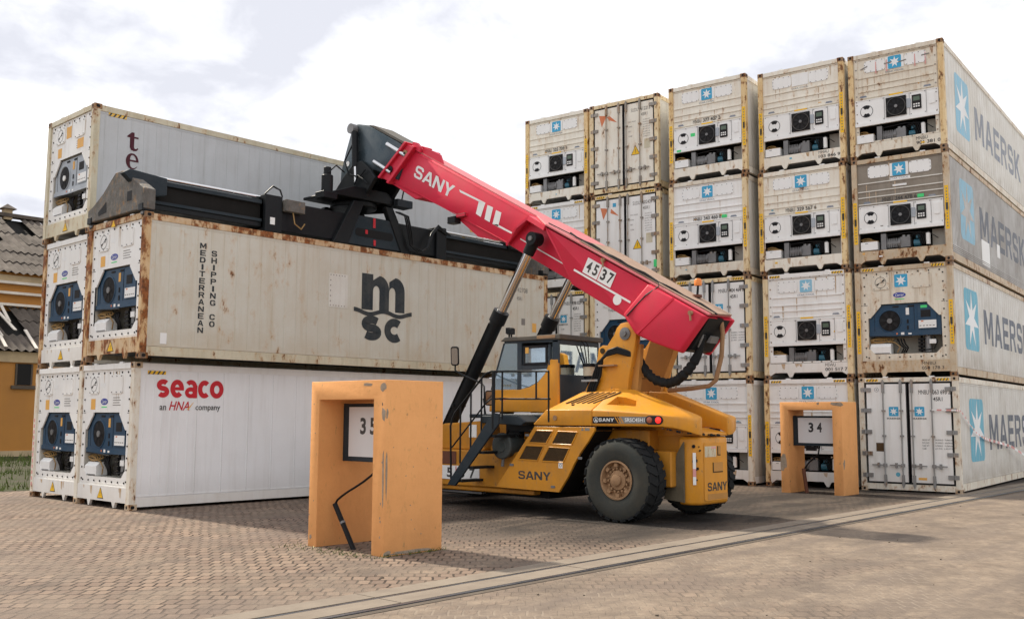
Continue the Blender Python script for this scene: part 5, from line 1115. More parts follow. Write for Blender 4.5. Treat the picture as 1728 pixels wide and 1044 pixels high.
for sgn in (0, 1):
    f = (lambda x: x) if sgn == 0 else BM
    b = MB()
    pr = [(-.15, -.02), (4.12, -.03), (2.94, -.80), (1.3, -.80), (.3, -.80)]
    b.prism([bp(s_, t, f(15.2)) for s_, t in pr[:2]]+[bp(3.05, -.80, f(15.3)), bp(1.3, -.80, f(15.2)), bp(.3, -.80, f(15.2))], (f(15.52)-f(15.2), 0, 0), RED)
    part(b, 'side_wall', boom, bevel=.015, seg=2)
    b = MB()       # flared front shoulder: rib, hood and inner web round the cylinder head
    b.prism([bp(5.20, -.83, f(15.5)), bp(4.98, -.36, f(15.5)), bp(4.74, -.02, f(15.5)), bp(4.74, -.02, f(15.30)), bp(4.96, -.36, f(15.28)), bp(5.17, -.83, f(15.42))], tuple(Vector(bp(.05, .02, 0))-Vector(bp(0, 0, 0))), RED)
    b.prism([bp(4.75, -.0, f(15.26)), bp(4.15, -.0, f(15.16)), bp(4.15, -.10, f(15.16)), bp(4.75, -.10, f(15.26))], (f(15.5)-f(15.2), 0, 0), RED)
    b.prism([bp(4.15, -.02, f(15.19)), bp(4.05, -.12, f(15.19)), bp(2.98, -.80, f(15.30)), bp(3.1, -.80, f(15.52)), bp(4.25, -.10, f(15.52)), bp(4.3, -.02, f(15.52))], tuple(Vector(bp(.03, .03, 0))-Vector(bp(0, 0, 0))), RED)
    part(b, 'shoulder', boom)
    b = MB(); x0, x1 = f(15.07), f(15.21)
    pr = [(1.26, .0), (1.52, -.76), (1.07, -.97), (.66, -.93), (.0, -.82), (-.17, -.01)]
    inn = [(1.22, -.01), (1.46, -.74), (1.05, -.93), (.62, -.90), (.04, -.80), (-.12, -.02)]
    loft(b, [[bp(s_, t, x0) for s_, t in inn], [bp(s_, t, x1) for s_, t in pr]], RED)
    part(b, 'rear_gusset', boom, bevel=.03, seg=2, smooth=40)
    b = MB(); b.prism([bp(.60, .0, f(15.065)), bp(1.02, -.90, f(15.065)), bp(.98, -.92, f(15.065)), bp(.56, .0, f(15.065))], (f(15.05)-f(15.065), 0, 0), RED); part(b, 'gusset_crease', boom)
b = MB(); bprism(b, [(9.40, .06), (9.90, -.97), (9.55, -.97), (9.10, .06)], 15.44, 16.18, RED); col = part(b, 'boom_collar', boom, bevel=.015)
for q in ([(9.38, .10), (9.46, .10), (9.97, -1.0), (9.89, -1.0)], [(9.05, .10), (9.14, .10), (9.60, -1.0), (9.50, -1.0)]):
    b = MB(); bprism(b, q, 15.37, 16.24, RED); part(b, 'flange', boom, bevel=.01, seg=1)
b = MB(); bprism(b, [(9.6, -.94), (9.5, -.99), (8.55, -1.02), (8.3, -.88), (8.5, -.86)], 15.52, 16.08, RED); part(b, 'lower_lip', boom, bevel=.01, seg=1)
for s_, t, m_ in ((9.33, -.16, 'hub_tan'), (9.66, -.68, 'steel_black')):
    b = MB(); p = bp(s_, t, 15.43); b.cyl(p, (15.40, p[1], p[2]), .085, m_, 14); b.cyl((15.40, p[1], p[2]), (15.38, p[1], p[2]), .03, 'steel_black', 8); part(b, 'flange_cover', boom)
b = MB(); bprism(b, [(9.05, .03), (8.9, .16), (8.55, .19), (8.3, .19), (8.18, .10), (8.1, .03)], 15.55, 15.60, RED); part(b, 'lifting_lug', boom)
b = MB(); bprism(b, [(9.2, .03), (9.25, .17), (9.1, .2), (8.95, .15), (8.9, .03)], 15.45, 15.52, RED); part(b, 'lifting_lug', boom)
# lettering on the boom flank: reads from head to tail
def bf(X): return dict(O=bp(0, 0, X), A=(0, -CB, -SB), B=(0, -SB, CB), N=(-1, 0, 0))
for t_ in (-.045, -.775):
    b = MB(); b.tube([bp(4.95, t_, 15.497), bp(9.0, t_-(.0 if t_ > -.5 else .1), 15.497)], .009, RED, 6); part(b, 'weld_seam', boom)
b = MB(**bf(15.493)); b.block('SANY', -8.87, -7.38, -.56, -.27, 0, 'label_white', .06); part(b, 'lettering', boom)
for q in ([(-7.23, -.275), (-6.53, -.245), (-6.40, -.55), (-6.28, -.565), (-6.10, -.58)][:0],):
    pass
b = MB(**bf(15.493))
b.add([(-7.23, -.29, 0), (-6.30, -.26, 0), (-6.30, -.30, 0), (-7.17, -.335, 0)], [(0, 1, 2, 3)], 'label_white'); b.add([(-6.51, -.30, 0), (-6.30, -.30, 0), (-6.28, -.59, 0), (-6.46, -.58, 0)], [(0, 1, 2, 3)], 'label_white')
b.add([(-6.22, -.28, 0), (-6.03, -.265, 0), (-5.97, -.59, 0), (-6.15, -.59, 0)], [(0, 1, 2, 3)], 'label_white'); b.add([(-5.92, -.285, 0), (-5.74, -.275, 0), (-5.68, -.58, 0), (-5.87, -.59, 0)], [(0, 1, 2, 3)], 'label_white')
b.add([(-5.72, -.545, 0), (-5.20, -.53, 0), (-5.20, -.57, 0), (-5.86, -.592, 0)], [(0, 1, 2, 3)], 'label_white')
for m in b.clusters(.03): part(m, 'stripe', boom)
b = MB(**bf(15.493)); b.box(-4.95, -3.35, -.58, -.555, 0, .001, 'label_white'); part(b, 'stripe', boom)
b = MB(**bf(15.193)); b.box(-3.05, -1.50, -.515, -.475, 0, .002, 'label_white'); part(b, 'stripe', boom)
b = MB(**bf(15.192)); b.box(-2.83, -2.06, -.45, -.14, 0, .004, 'label_white'); npl = part(b, 'number_plate', boom)
b = MB(**bf(15.187))
for i, ch in enumerate('4537'): x_ = -2.78+.18*i+(.04 if i > 1 else 0); b.text(ch, x_, x_+.12, -.40, -.18, 0, 'ink_black', .03)
b.box(-2.435, -2.42, -.45, -.14, .0005, .002, 'ink_red'); part(b, 'lettering', npl)
b = MB(**bf(15.192)); b.disc(-1.80, -.58, .10, 24, 'label_white', .003); part(b, 'spot', boom)
for s_, t in ((2.45, -.04), (.12, -.08)):
    b = MB(); p = bp(s_, t, 15.19 if s_ > 1 else 15.06); b.cyl(p, (p[0]-.06, p[1], p[2]), .04, 'hub_tan', 10); b.cyl((p[0]-.05, p[1], p[2]+.03), (p[0]-.06, p[1]-.02, p[2]-.14), .018, 'hub_tan', 6); part(b, 'hook', boom)
b = MB(); p = Vector(bp(6.95, -.86, 15.47)); b.box(p.x-.10, p.x+.10, p.y-.02, p.y+.22, p.z-.14, p.z+.02, 'steel_black'); b.box(p.x-.05, p.x+.3, p.y-.30, p.y+.0, p.z-.02, p.z+.06, RED); wl_ = part(b, 'work_light', boom, bevel=.01)
b = MB(); bprism(b, [(6.98, -.80), (6.9, -.92), (6.2, -1.02), (5.7, -.90), (5.5, -.80)], 15.56, 16.05, RED); part(b, 'lower_bracket', boom)
b = MB(); p = Vector(bp(.62, .07, 15.85)); b.cyl(p, p+Vector((0, 0, .05)), .09, 'red_brown', 12); b.cyl(p+Vector((0, 0, .03)), p+Vector((0, -.02, .24)), .022, 'steel_black', 8); q = p+Vector((0, -.02, .22)); b.lathe(q, (0, 0, 1), [(.0, 0), (.068, 0), (.072, .025), (.068, .10), (.05, .13), (.0, .14)], 'lamp_amber', 16); part(b, 'beacon', boom, smooth=40)
b = MB(); bprism(b, [(-.02, -.03), (.06, -.80), (-.06, -.70), (-.14, -.02)], 15.26, 15.96, 'steel_black'); part(b, 'tail_cap', boom)
b = MB(); b.tube([bp(4.2, .06, 15.3), bp(3.3, .09, 15.25), bp(2.2, .08, 15.22), bp(1.1, .09, 15.2), bp(1.0, .05, 15.1), bp(1.15, -.2, 15.05), bp(1.36, -.72, 15.05)], .012, 'steel_black', 6); part(b, 'cable', boom)
b = MB(); b.tube([bp(s_, .08+.012*math.sin(s_*9), 15.35+.02*math.sin(s_*5)) for s_ in [3.6-.2*k for k in range(20)]], .02, 'steel_black', 6); part(b, 'cable', boom)
# boom hose in black sleeve, tan pipe
hp = [(11.15, 3.02), (10.98, 2.93), (10.83, 2.74), (10.68, 2.60), (10.50, 2.50), (10.32, 2.47), (10.15, 2.50), (10.0, 2.58), (9.86, 2.70), (9.76, 2.84), (9.66, 3.0), (9.58, 3.16), (9.50, 3.30)]
def dense(pts, k):
    o = []
    for i in range(len(pts)-1):
        for j in range(k): f_ = j/k; o.append(tuple(a+(c-a)*f_ for a, c in zip(pts[i], pts[i+1])))
    return o+[pts[-1]]
dp = dense(hp, 5); rnd = random.Random(8)
b = MB(); b.tube([(15.45+.02*math.sin(i*.3), y, z) for i, (y, z) in enumerate(dp)], [.085+.012*math.sin(i*2.1)+rnd.uniform(-.008, .008) if i < len(dp)-14 else .085-.004*(i-len(dp)+14) for i in range(len(dp))], 'rubber', 12); part(b, 'hose_sleeve', smooth=60)
for k in range(3):
    b = MB(); b.tube([(15.4+.05*k, 9.62, 3.1), (15.38+.05*k, 9.52, 3.28+.03*k), (15.38+.05*k, 9.50, 3.46), (15.45+.05*k, 9.62, 3.6)], .024, 'machine_grey', 7); part(b, 'hose', smooth=60)
b = MB(); b.tube([(15.9, 10.6, 2.35), (15.9, 10.1, 2.38), (15.9, 9.72, 2.42), (15.9, 9.58, 2.52), (15.88, 9.44, 2.95), (15.80, 9.36, 3.35), (15.75, 9.36, 3.6)], .042, 'hub_tan', 8); part(b, 'guard_pipe', smooth=60)
b = MB(); b.prism([bp(-.16, -.36, 15.5), bp(-.20, -.36, 15.5), bp(-.21, -.48, 15.5), bp(-.14, -.5, 15.5)], (.25, 0, 0), 'machine_grey'); part(b, 'hose_guard', boom)
# head -------------------------------------------------------------------------
SL, BK = 'head_slate', 'steel_black'
b = MB(); bprism(b, [(11.52, -.10), (11.10, .0), (10.85, .0), (9.3, -.02), (9.3, -.82), (10.25, -.90), (10.45, -.98), (10.75, -1.35), (11.0, -1.75), (11.40, -1.66), (11.52, -1.39), (11.60, -.9), (11.66, -.3)], 15.46, 16.14, SL); hd = part(b, 'boom_head', bevel=.03, seg=2, smooth=30)
b = MB(); bprism(b, [(11.12, .005), (9.6, .005), (9.6, .06), (10.9, .06)], 15.50, 16.10, 'cab_roof'); part(b, 'top_plate', hd)
for x0 in (15.34, 16.16):
    b = MB(); bprism(b, [(10.98, -.98), (10.72, -.84), (10.35, -.90), (10.0, -1.02), (10.05, -1.22), (10.18, -1.70), (10.30, -1.95), (11.0, -2.25), (11.35, -1.9), (11.2, -1.45)], x0, x0+.10, BK); part(b, 'yoke_plate', hd, bevel=.02)
for x0, x1 in ((15.30, 15.46), (16.14, 16.30)):
    b = MB(); p = bp(11.52, -.26, x0); b.cyl(p, (x1, p[1], p[2]), .13, 'machine_grey', 18); part(b, 'pin', hd)
for X in (15.36, 16.24):
    b = MB(); p = Vector(bp(11.38, -.30, X)); q = Vector((X, 19.42, 7.62)); m_ = p.lerp(q, .68); b.cyl(p, m_, .085, BK, 14); dc = part(b, 'damping_cylinder', hd, smooth=40)
    b = MB(); b.cyl(m_, q, .045, 'chrome', 12); part(b, 'rod', dc, smooth=40)
for s0, s1, t in ((9.5, 10.1, -.20), (9.8, 10.35, -.74)):
    b = MB(); b.cyl(bp(s0-.2, t, 15.44), bp(s1, t+.02, 15.44), .06, 'chrome', 12); part(b, 'guide_rod', hd, smooth=40)
b = MB(**bf(15.455)); b.disc(-11.35, -1.12, .07, 14, 'label_white', .003); part(b, 'sticker', hd)
b = MB(); b.tube([(15.30, 19.5, 8.6), (15.26, 19.75, 8.2), (15.3, 19.62, 7.85), (15.3, 19.2, 7.72), (15.28, 18.95, 7.86)], .02, BK, 6); part(b, 'hose', hd)
b = MB(); b.tube([(15.3, 19.4, 7.55), (15.25, 19.2, 7.75), (15.25, 19.0, 7.62), (15.3, 18.9, 7.5)], .022, BK, 6); part(b, 'hose', hd)
# lift cylinders -----------------------------------------------------------------
for X in (15.2, 16.85):
    top, bot = Vector((X, 13.34, 5.46)), Vector((X, 16.15, 1.12)); ax = (bot-top).normalized(); g_ = top+ax*1.72
    b = MB(); b.cyl(g_, bot, .145, BK, 20); b.cyl(g_-ax*.02, g_+ax*.24, .175, BK, 20); b.cyl(g_+ax*2.3-Vector((.19, 0, 0)), g_+ax*2.3+Vector((.19, 0, 0)), .04, BK, 10); lc = part(b, 'lift_cylinder', smooth=40)
    b = MB(); b.cyl(top+ax*.28, g_, .098, 'chrome', 20); part(b, 'rod', lc, smooth=40)
    b = MB(); b.cyl(top-Vector((.13, 0, 0)), top+Vector((.13, 0, 0)), .14, BK, 16); b.cyl(top+ax*.05, top+ax*.34, .13, BK, 16, .12); b.cyl(top-Vector((.16, 0, 0)), top-Vector((.13, 0, 0)), .05, 'machine_grey', 12); part(b, 'rod_eye', lc, smooth=40)
    b = MB(); b.tube([g_+ax*.3+Vector((-.16, .03, .03)), g_+ax*3.4+Vector((-.16, .03, .03))], .018, BK, 6); part(b, 'pipe', lc)
b = MB()
for X in (15.2, 16.85): b.box(X-.12, X+.12, 15.9, 16.4, .9, 1.3, CHS)
[part(m, 'cylinder_foot', bevel=.02) for m in b.clusters()]
# cab -------------------------------------------------------------------------
CX0, CX1 = 15.10, 16.42; D_ = 'cab_dark'
cabp = [(14.52, 1.95), (14.49, 2.40), (13.66, 2.40), (13.42, 2.44), (13.18, 2.53), (12.99, 2.70), (12.92, 2.84), (12.90, 2.98), (12.64, 2.98), (12.62, 1.93)]
b = MB()
for x0, x1 in ((CX0, CX0+.06), (CX1-.06, CX1)): b.prism([(x0, y, z) for y, z in cabp], (x1-x0, 0, 0), YEL)
b.box(CX0+.06, CX1-.06, 14.44, 14.50, 1.95, 2.38, YEL); b.box(CX0+.06, CX1-.06, 12.66, 14.44, 1.95, 2.02, 'fan_black')
cab = part(b, 'cab', bevel=.025, seg=3, smooth=40)
b = MB()
for x0 in (CX0+.008, CX1-.06):
    x1 = x0+.052
    b.prism([(x0, 13.74, 2.38), (x0, 13.74, 3.36), (x0, 13.62, 3.36), (x0, 13.62, 2.38)], (.052, 0, 0), D_)
    b.prism([(x0, 12.80, 2.9), (x0, 12.80, 3.36), (x0, 12.63, 3.36), (x0, 12.63, 2.9)], (.052, 0, 0), D_)
    b.prism([(x0, 14.10, 3.40), (x0, 14.10, 3.35), (x0, 12.64, 3.31), (x0, 12.64, 3.40)], (.052, 0, 0), D_)
    b.prism([(x0, 14.13, 3.36), (x0, 14.08, 3.36), (x0, 14.44, 2.40), (x0, 14.49, 2.40)], (.052, 0, 0), D_)
    b.prism([(x0, 13.62, 2.88), (x0, 13.62, 2.78), (x0, 12.80, 2.80), (x0, 12.80, 2.88)], (.052, 0, 0), D_)
    b.box(x0-.01 if x0 < OX else x0+.0, x0+.04 if x0 < OX else x0+.062, 12.84, 12.90, 2.86, 3.28, D_)
b.box(CX0+.06, CX1-.06, 12.63, 12.69, 1.95, 2.68, 'cab_dark'); b.box(CX0+.06, CX1-.06, 12.63, 12.69, 3.27, 3.39, D_); b.box(CX0+.06, CX1-.06, 14.04, 14.10, 3.30, 3.39, D_)
part(b, 'cab_frame', cab, bevel=.01, seg=1)
for x0 in (CX0-.002, CX1-.018):
    b = MB(); y0, y1, z0, z1 = 12.92, 13.56, 2.88, 3.27
    for q in ((y0, y1, z0, z0+.05), (y0, y1, z1-.05, z1), (y0, y0+.05, z0+.05, z1-.05), (y1-.05, y1, z0+.05, z1-.05)): b.box(x0, x0+.02, *q, 'gasket')
    wf = part(b, 'window', cab); b = MB(); b.box(x0+.006, x0+.012, y0+.05, y1-.05, z0+.05, z1-.05, 'glass'); part(b, 'pane', wf)
for x0 in (CX0+.018, CX1-.03):
    b = MB(); b.prism([(x0, 14.08, 3.35), (x0, 13.74, 3.34), (x0, 13.74, 2.40), (x0, 14.44, 2.40)], (.008, 0, 0), 'glass'); part(b, 'side_glass', cab)
    b = MB(); b.prism([(x0, 13.62, 2.78), (x0, 13.62, 2.41), (x0, 13.42, 2.45), (x0, 13.18, 2.54), (x0, 12.99, 2.71), (x0, 12.94, 2.80)], (.008, 0, 0), 'glass'); part(b, 'door_glass', cab)
b = MB(); b.prism([(CX0+.06, 14.10, 3.35), (CX1-.06, 14.10, 3.35), (CX1-.06, 14.46, 2.40), (CX0+.06, 14.46, 2.40)], (0, .008, 0), 'glass'); part(b, 'windscreen', cab)
b = MB(); b.box(CX0+.06, CX1-.06, 12.640, 12.648, 2.68, 3.27, 'film_glass'); part(b, 'rear_glass', cab)
b = MB(); b.prism([(CX0-.04, 14.17, 3.39), (CX0-.04, 14.05, 3.47), (CX0-.04, 12.56, 3.47), (CX0-.04, 12.56, 3.37)], (CX1-CX0+.08, 0, 0), 'cab_roof'); rf = part(b, 'cab_roof', cab, bevel=.015, seg=2)
b = MB(); b.box(CX0-.044, CX0-.04, 12.68, 13.16, 3.40, 3.46, 'hub_tan'); part(b, 'rust_patch', rf)
b = MB(); b.box(15.15, 15.30, 14.0, 14.1, 3.56, 3.68, 'steel_black'); b.box(15.16, 15.29, 14.1, 14.105, 3.575, 3.665, 'lens'); b.cyl((15.22, 14.0, 3.46), (15.22, 14.0, 3.57), .02, BK, 6); b.box(15.05, 15.18, 13.86, 13.98, 3.53, 3.65, 'steel_black'); b.cyl((15.1, 13.95, 3.46), (15.1, 13.95, 3.55), .02, BK, 6); part(b, 'work_light', cab, bevel=.01, seg=1)
b = MB()
for k in range(2): b.tube([(15.75+.12*k, 12.60, 3.40), (15.80+.12*k, 12.54, 3.30), (15.98+.06*k, 12.60, 2.85)], .012, BK, 6)
part(b, 'wiper', cab)
b = MB(); b.cyl((15.75, 12.35, 2.55), (15.75, 12.35, 2.66), .13, BK, 16); b.cyl((15.75, 12.35, 2.66), (15.75, 12.35, 2.84), .14, 'post_tan', 16); b.cyl((15.75, 12.35, 2.84), (15.75, 12.35, 2.90), .155, BK, 16); b.cyl((15.75, 12.35, 2.2), (15.75, 12.35, 2.55), .06, BK, 10); part(b, 'intake_precleaner', smooth=40)
b = MB(); b.box(15.55, 16.10, 12.95, 13.45, 2.28, 2.42, 'seat_grey'); b.prism([(15.55, 13.0, 2.42), (15.55, 12.86, 3.05), (15.55, 12.98, 3.07), (15.55, 13.12, 2.42)], (.55, 0, 0), 'interior_pale'); b.box(15.6, 16.05, 13.0, 13.4, 2.02, 2.28, 'fan_black'); part(b, 'seat', cab, bevel=.03)
b = MB(); b.tube([(15.82, 14.2, 2.02), (15.82, 13.86, 2.55)], .03, 'fan_black', 8); b.tube([(15.82+.17*math.cos(w*.42), 13.84+.09*math.sin(w*.42), 2.58+.13*math.sin(w*.42)) for w in range(16)], .014, 'fan_black', 6); part(b, 'steering_wheel', cab)
b = MB(); b.box(16.2, 16.5, 13.0, 13.9, 2.02, 2.50, 'interior_pale'); b.box(15.25, 15.45, 13.85, 14.3, 2.02, 2.36, 'interior_pale'); part(b, 'console', cab, bevel=.03)
b = MB(**flank(CX0-.003, 14.2, 2.18)); b.box(0, .05, .0, .05, 0, .001, 'ink_navy'); b.box(.07, .16, .0, .05, 0, .001, 'ink_orange'); part(b, 'sticker', cab)
b = MB(**flank(CX0-.004, 13.5, 3.12)); b.box(0, .09, .0, .12, .0, .002, 'orange_sticker'); part(b, 'sticker', cab)
# platform, ladder, rails ---------------------------------------------------------
b = MB(); b.prism([(14.3, 13.95, 1.72), (14.3, 13.95, 1.87), (14.3, 13.0, 1.87), (14.3, 12.78, 1.75), (14.3, 12.9, 1.68)], (.8, 0, 0), 'steel_slate'); b.box(14.8, MX(14.8), 12.6, 14.8, 1.82, 1.90, 'steel_slate'); b.box(14.7, 15.1, 12.9, 13.6, 1.55, 1.70, BK); part(b, 'platform', bevel=.015, seg=1)
b = MB()
for X in (13.98,):
    b.prism([(X, 14.58, .50), (X, 14.46, .66), (X, 13.34, 1.92), (X, 13.18, 1.90), (X, 13.20, 1.70), (X, 14.36, .49)], (.05, 0, 0), 'steel_slate')
lad = part(b, 'ladder', bevel=.006, seg=1)
for y, z in ((14.33, .56), (14.02, .83), (13.74, 1.13), (13.46, 1.45)):
    b = MB(); b.box(14.02, 14.62, y-.13, y+.07, z, z+.05, BK); part(b, 'tread', lad)
HR = 'steel_black'
b = MB(); b.tube([(14.0, 14.49, .62), (14.0, 14.52, 1.66), (14.0, 14.47, 1.80), (14.0, 14.40, 1.92), (14.0, 13.60, 2.64), (14.0, 13.50, 2.70), (14.0, 13.40, 2.715), (14.3, 13.23, 2.725), (14.3, 12.2, 2.70)], .020, HR, 8); hr = part(b, 'handrail', smooth=60)
b = MB(); b.tube([(14.0, 14.47, 1.24), (14.0, 13.55, 2.10), (14.0, 13.42, 2.18), (14.25, 13.35, 2.20), (14.3, 13.2, 2.19), (14.3, 12.16, 2.18)], .017, HR, 8); part(b, 'mid_rail', hr, smooth=60)
for X, y, z0, z1 in ((14.0, 14.24, .93, 2.06), (14.0, 13.95, 1.17, 2.32), (14.0, 13.66, 1.5, 2.58), (14.0, 13.34, 1.61, 2.71), (14.3, 13.39, 1.8, 2.72), (14.3, 12.51, 2.19, 2.70), (14.3, 12.2, 1.75, 2.7)):
    b = MB(); b.cyl((X, y, z0), (X, y, z1), .018 if y != 13.34 else .035, HR, 8); part(b, 'post', hr, smooth=60)
b = MB(); b.tube([(14.55, 14.97, 2.98), (14.55, 14.97, 2.80), (14.55, 14.75, 2.70), (14.55, 14.2, 2.52), (14.4, 13.98, 2.45), (14.4, 13.96, 1.9)], .018, HR, 7); ma = part(b, 'mirror_arm', smooth=60)
b = MB(); b.rrect(-.085, .085, -.20, .20, .05, 0, HR, depth=.06)
m_ = Matrix.Translation((14.55, 14.97, 3.10)) @ Matrix.Rotation(R(-58), 4, 'Z') @ Matrix.Rotation(R(97), 4, 'X'); b.v = [m_ @ v for v in b.v]; part(b, 'mirror_shell', ma, bevel=.012, seg=2)
b = MB(); b.rrect(-.065, .065, -.17, .17, .04, .064, 'mirror_glass'); b.v = [m_ @ v for v in b.v]; part(b, 'mirror_face', ma)
b = MB(); b.tube([(14.45, 13.98, 1.9), (14.45, 14.05, 2.2), (14.45, 13.92, 2.28)], .015, HR, 6); ma = part(b, 'mirror_arm'); 
b = MB(); b.rrect(-.075, .075, -.15, .15, .04, 0, HR, depth=.05); m2 = Matrix.Translation((14.42, 13.86, 2.22)) @ Matrix.Rotation(R(-50), 4, 'Z') @ Matrix.Rotation(R(97), 4, 'X'); b.v = [m2 @ v for v in b.v]; part(b, 'mirror_shell', ma, bevel=.012)
b = MB(); b.rrect(-.06, .06, -.13, .13, .03, .054, 'mirror_glass'); b.v = [m2 @ v for v in b.v]; part(b, 'mirror_face', ma)
# air filter drum
b = MB(); b.lathe((14.44, 13.52, 1.28), (1, 0, 0), [(0, -.05), (.12, -.05), (.13, -.035), (.235, -.03), (.255, -.01), (.255, .03), (.225, .05), (.225, .55), (.12, .6), (0, .6)], 'drum_grey', 32); b.cyl((14.50, 13.54, 1.04), (14.50, 13.56, .88), .032, 'machine_grey', 10); b.box(14.75, 14.95, 13.35, 13.7, 1.2, 1.75, BK)
part(b, 'air_filter', smooth=40)
b = MB(); b.tube([(14.75, 13.5, 1.72), (14.75, 13.3, 1.5)], .02, BK, 6); b.tube([(14.75, 13.55, 1.7), (14.75, 13.7, 1.48)], .02, BK, 6); b.prism([(14.70, 13.2, .62), (14.70, 13.2, 1.05), (14.70, 12.85, 1.35), (14.70, 12.7, .62)], (.03, 0, 0), 'mesh_brown'); part(b, 'bracket')
# spreader ---------------------------------------------------------------------
b = MB(); b.box(12.5, 18.08, 19.08, 20.18, 6.02, 6.72, BK); spr = part(b, 'spreader', bevel=.02, seg=1)
b = MB(); b.lathe((15.45, 19.6, 6.98), (0, 0, 1), [(0, 0), (.58, 0), (.58, .09), (.54, .14), (.0, .14)], BK, 32); b.prism([(14.35, 19.0, 7.12), (14.35, 19.0, 7.18), (15.0, 19.0, 7.42), (16.0, 19.0, 7.42), (16.5, 19.0, 7.24), (16.5, 19.0, 7.12)], (0, 1.2, 0), BK); part(b, 'turntable', spr, bevel=.015, seg=1)
for y in (18.98, 20.12):
    b = MB()
    b.prism([(14.98, y, 7.05), (15.30, y, 7.05), (14.82, y, 5.96), (14.38, y, 5.96)], (0, .16, 0), BK); b.prism([(15.96, y, 7.05), (16.22, y, 7.05), (16.86, y, 5.92), (16.52, y, 5.92)], (0, .16, 0), BK)
    b.prism([(14.75, y+.03, 5.98), (15.08, y+.03, 6.72), (16.2, y+.03, 6.72), (16.6, y+.03, 5.98)], (0, .08, 0), 'steel_slate'); part(b, 'mast_leg', spr, bevel=.012, seg=1)
b = MB(O=(0, 19.008, 0), A=(1, 0, 0), B=(0, 0, 1), N=(0, -1, 0)); b.rrect(15.05, 16.25, 6.20, 6.40, .09, 0, 'fan_black', depth=.004); part(b, 'slot', spr)
for x0, z0, z1 in ((15.60, 6.46, 6.70), (15.62, 6.02, 6.16), (15.36, 6.28, 6.38)):
    b = MB(); b.box(x0, x0+.07, 18.996, 19.004, z0, z1, 'ink_red'); part(b, 'marking', spr)
for x0, x1 in ((12.5, 12.95), (17.75, 18.1)):
    b = MB(); b.box(x0, x1, 19.0, 20.26, 5.95, 6.80, BK); part(b, 'sleeve_collar', spr, bevel=.02)
for x0, x1 in ((9.45, 12.5), (18.1, 21.45)):
    b = MB(); ya, yb = (19.14, 20.10)
    b.box(x0, x1, ya+.06, yb-.06, 6.10, 6.64, 'bay_dark'); b.box(x0, x1, ya, yb, 6.58, 6.68, 'steel_slate'); b.box(x0, x1, ya-.01, yb+.01, 6.17, 6.25, 'steel_slate'); b.box(x0+.1, x1, ya+.02, yb-.02, 6.06, 6.17, BK)
    bm_ = part(b, 'extension_beam', spr, bevel=.01, seg=1)
    b = MB(); b.cyl((x0, ya+.1, 6.75), (x1, ya+.1, 6.75), .04, 'chrome', 12); part(b, 'telescopic_rod', bm_, smooth=40)
for x0, x1, sg in ((9.33, 9.58, 1), (21.36, 21.60, -1)):
    b = MB(); b.prism([(x0, y, z) for y, z in ((20.86, 5.89), (20.86, 6.16), (20.65, 6.22), (20.2, 6.44), (19.68, 6.80), (19.35, 6.80), (18.42, 6.30), (18.42, 5.89))], (x1-x0, 0, 0), 'worn_plate'); epn = part(b, 'end_plate', spr, bevel=.015, seg=1)
    xf = x0-.003 if sg > 0 else x1-.001
    for q in (((20.35, 5.98), (20.38, 6.06), (20.02, 6.24), (20.0, 6.02)), ((19.12, 6.12), (19.12, 6.32), (18.92, 6.32), (18.92, 6.12))):
        b = MB(); b.prism([(xf, y, z) for y, z in q], (.004, 0, 0), 'fan_black'); part(b, 'cut_out', epn)
    for y in (18.43, 20.66):
        b = MB(); b.box(x0-.02, x1-.02, y, y+.18, 5.855, 6.0, 'steel_black'); b.box(x0+.02, x0+.16, y+.03, y+.15, 5.78, 5.86, 'machine_grey'); part(b, 'twistlock', epn, bevel=.01, seg=1)
b = MB(); b.prism([(9.14, 18.95, 6.66), (9.30, 18.95, 6.76), (10.1, 18.95, 6.70), (10.1, 18.95, 6.34), (9.66, 18.95, 6.24)], (0, .16, 0), 'steel_slate'); part(b, 'guide_arm', spr, bevel=.015, seg=1)
b = MB(); b.box(20.6, 20.7, 19.0, 19.3, 6.6, 6.95, BK); b.box(20.6, 21.4, 19.1, 19.3, 6.6, 6.68, BK); part(b, 'guide_arm', spr)
b = MB(); b.box(12.98, 13.50, 18.90, 19.06, 6.47, 6.74, 'worn_plate'); part(b, 'junction_box', spr, bevel=.01)
b = MB(); b.box(12.62, 12.74, 18.98, 18.995, 6.12, 6.28, 'label_white'); part(b, 'sticker', spr)
b = MB(); b.cyl((14.25, 19.1, 7.12), (14.25, 19.1, 7.55), .14, BK, 14); b.cyl((14.25, 19.1, 7.55), (14.25, 19.1, 7.75), .09, BK, 12); b.box(14.05, 14.45, 18.95, 19.3, 6.98, 7.14, BK); part(b, 'slew_motor', spr, bevel=.01, seg=1)
b = MB(); b.box(16.25, 16.75, 18.85, 19.2, 7.1, 7.28, 'steel_slate'); part(b, 'limit_switch_box', spr)
b = MB(); b.cyl((16.45, 18.95, 7.2), (16.42, 18.75, 7.75), .02, BK, 6); part(b, 'stay_rod', spr)
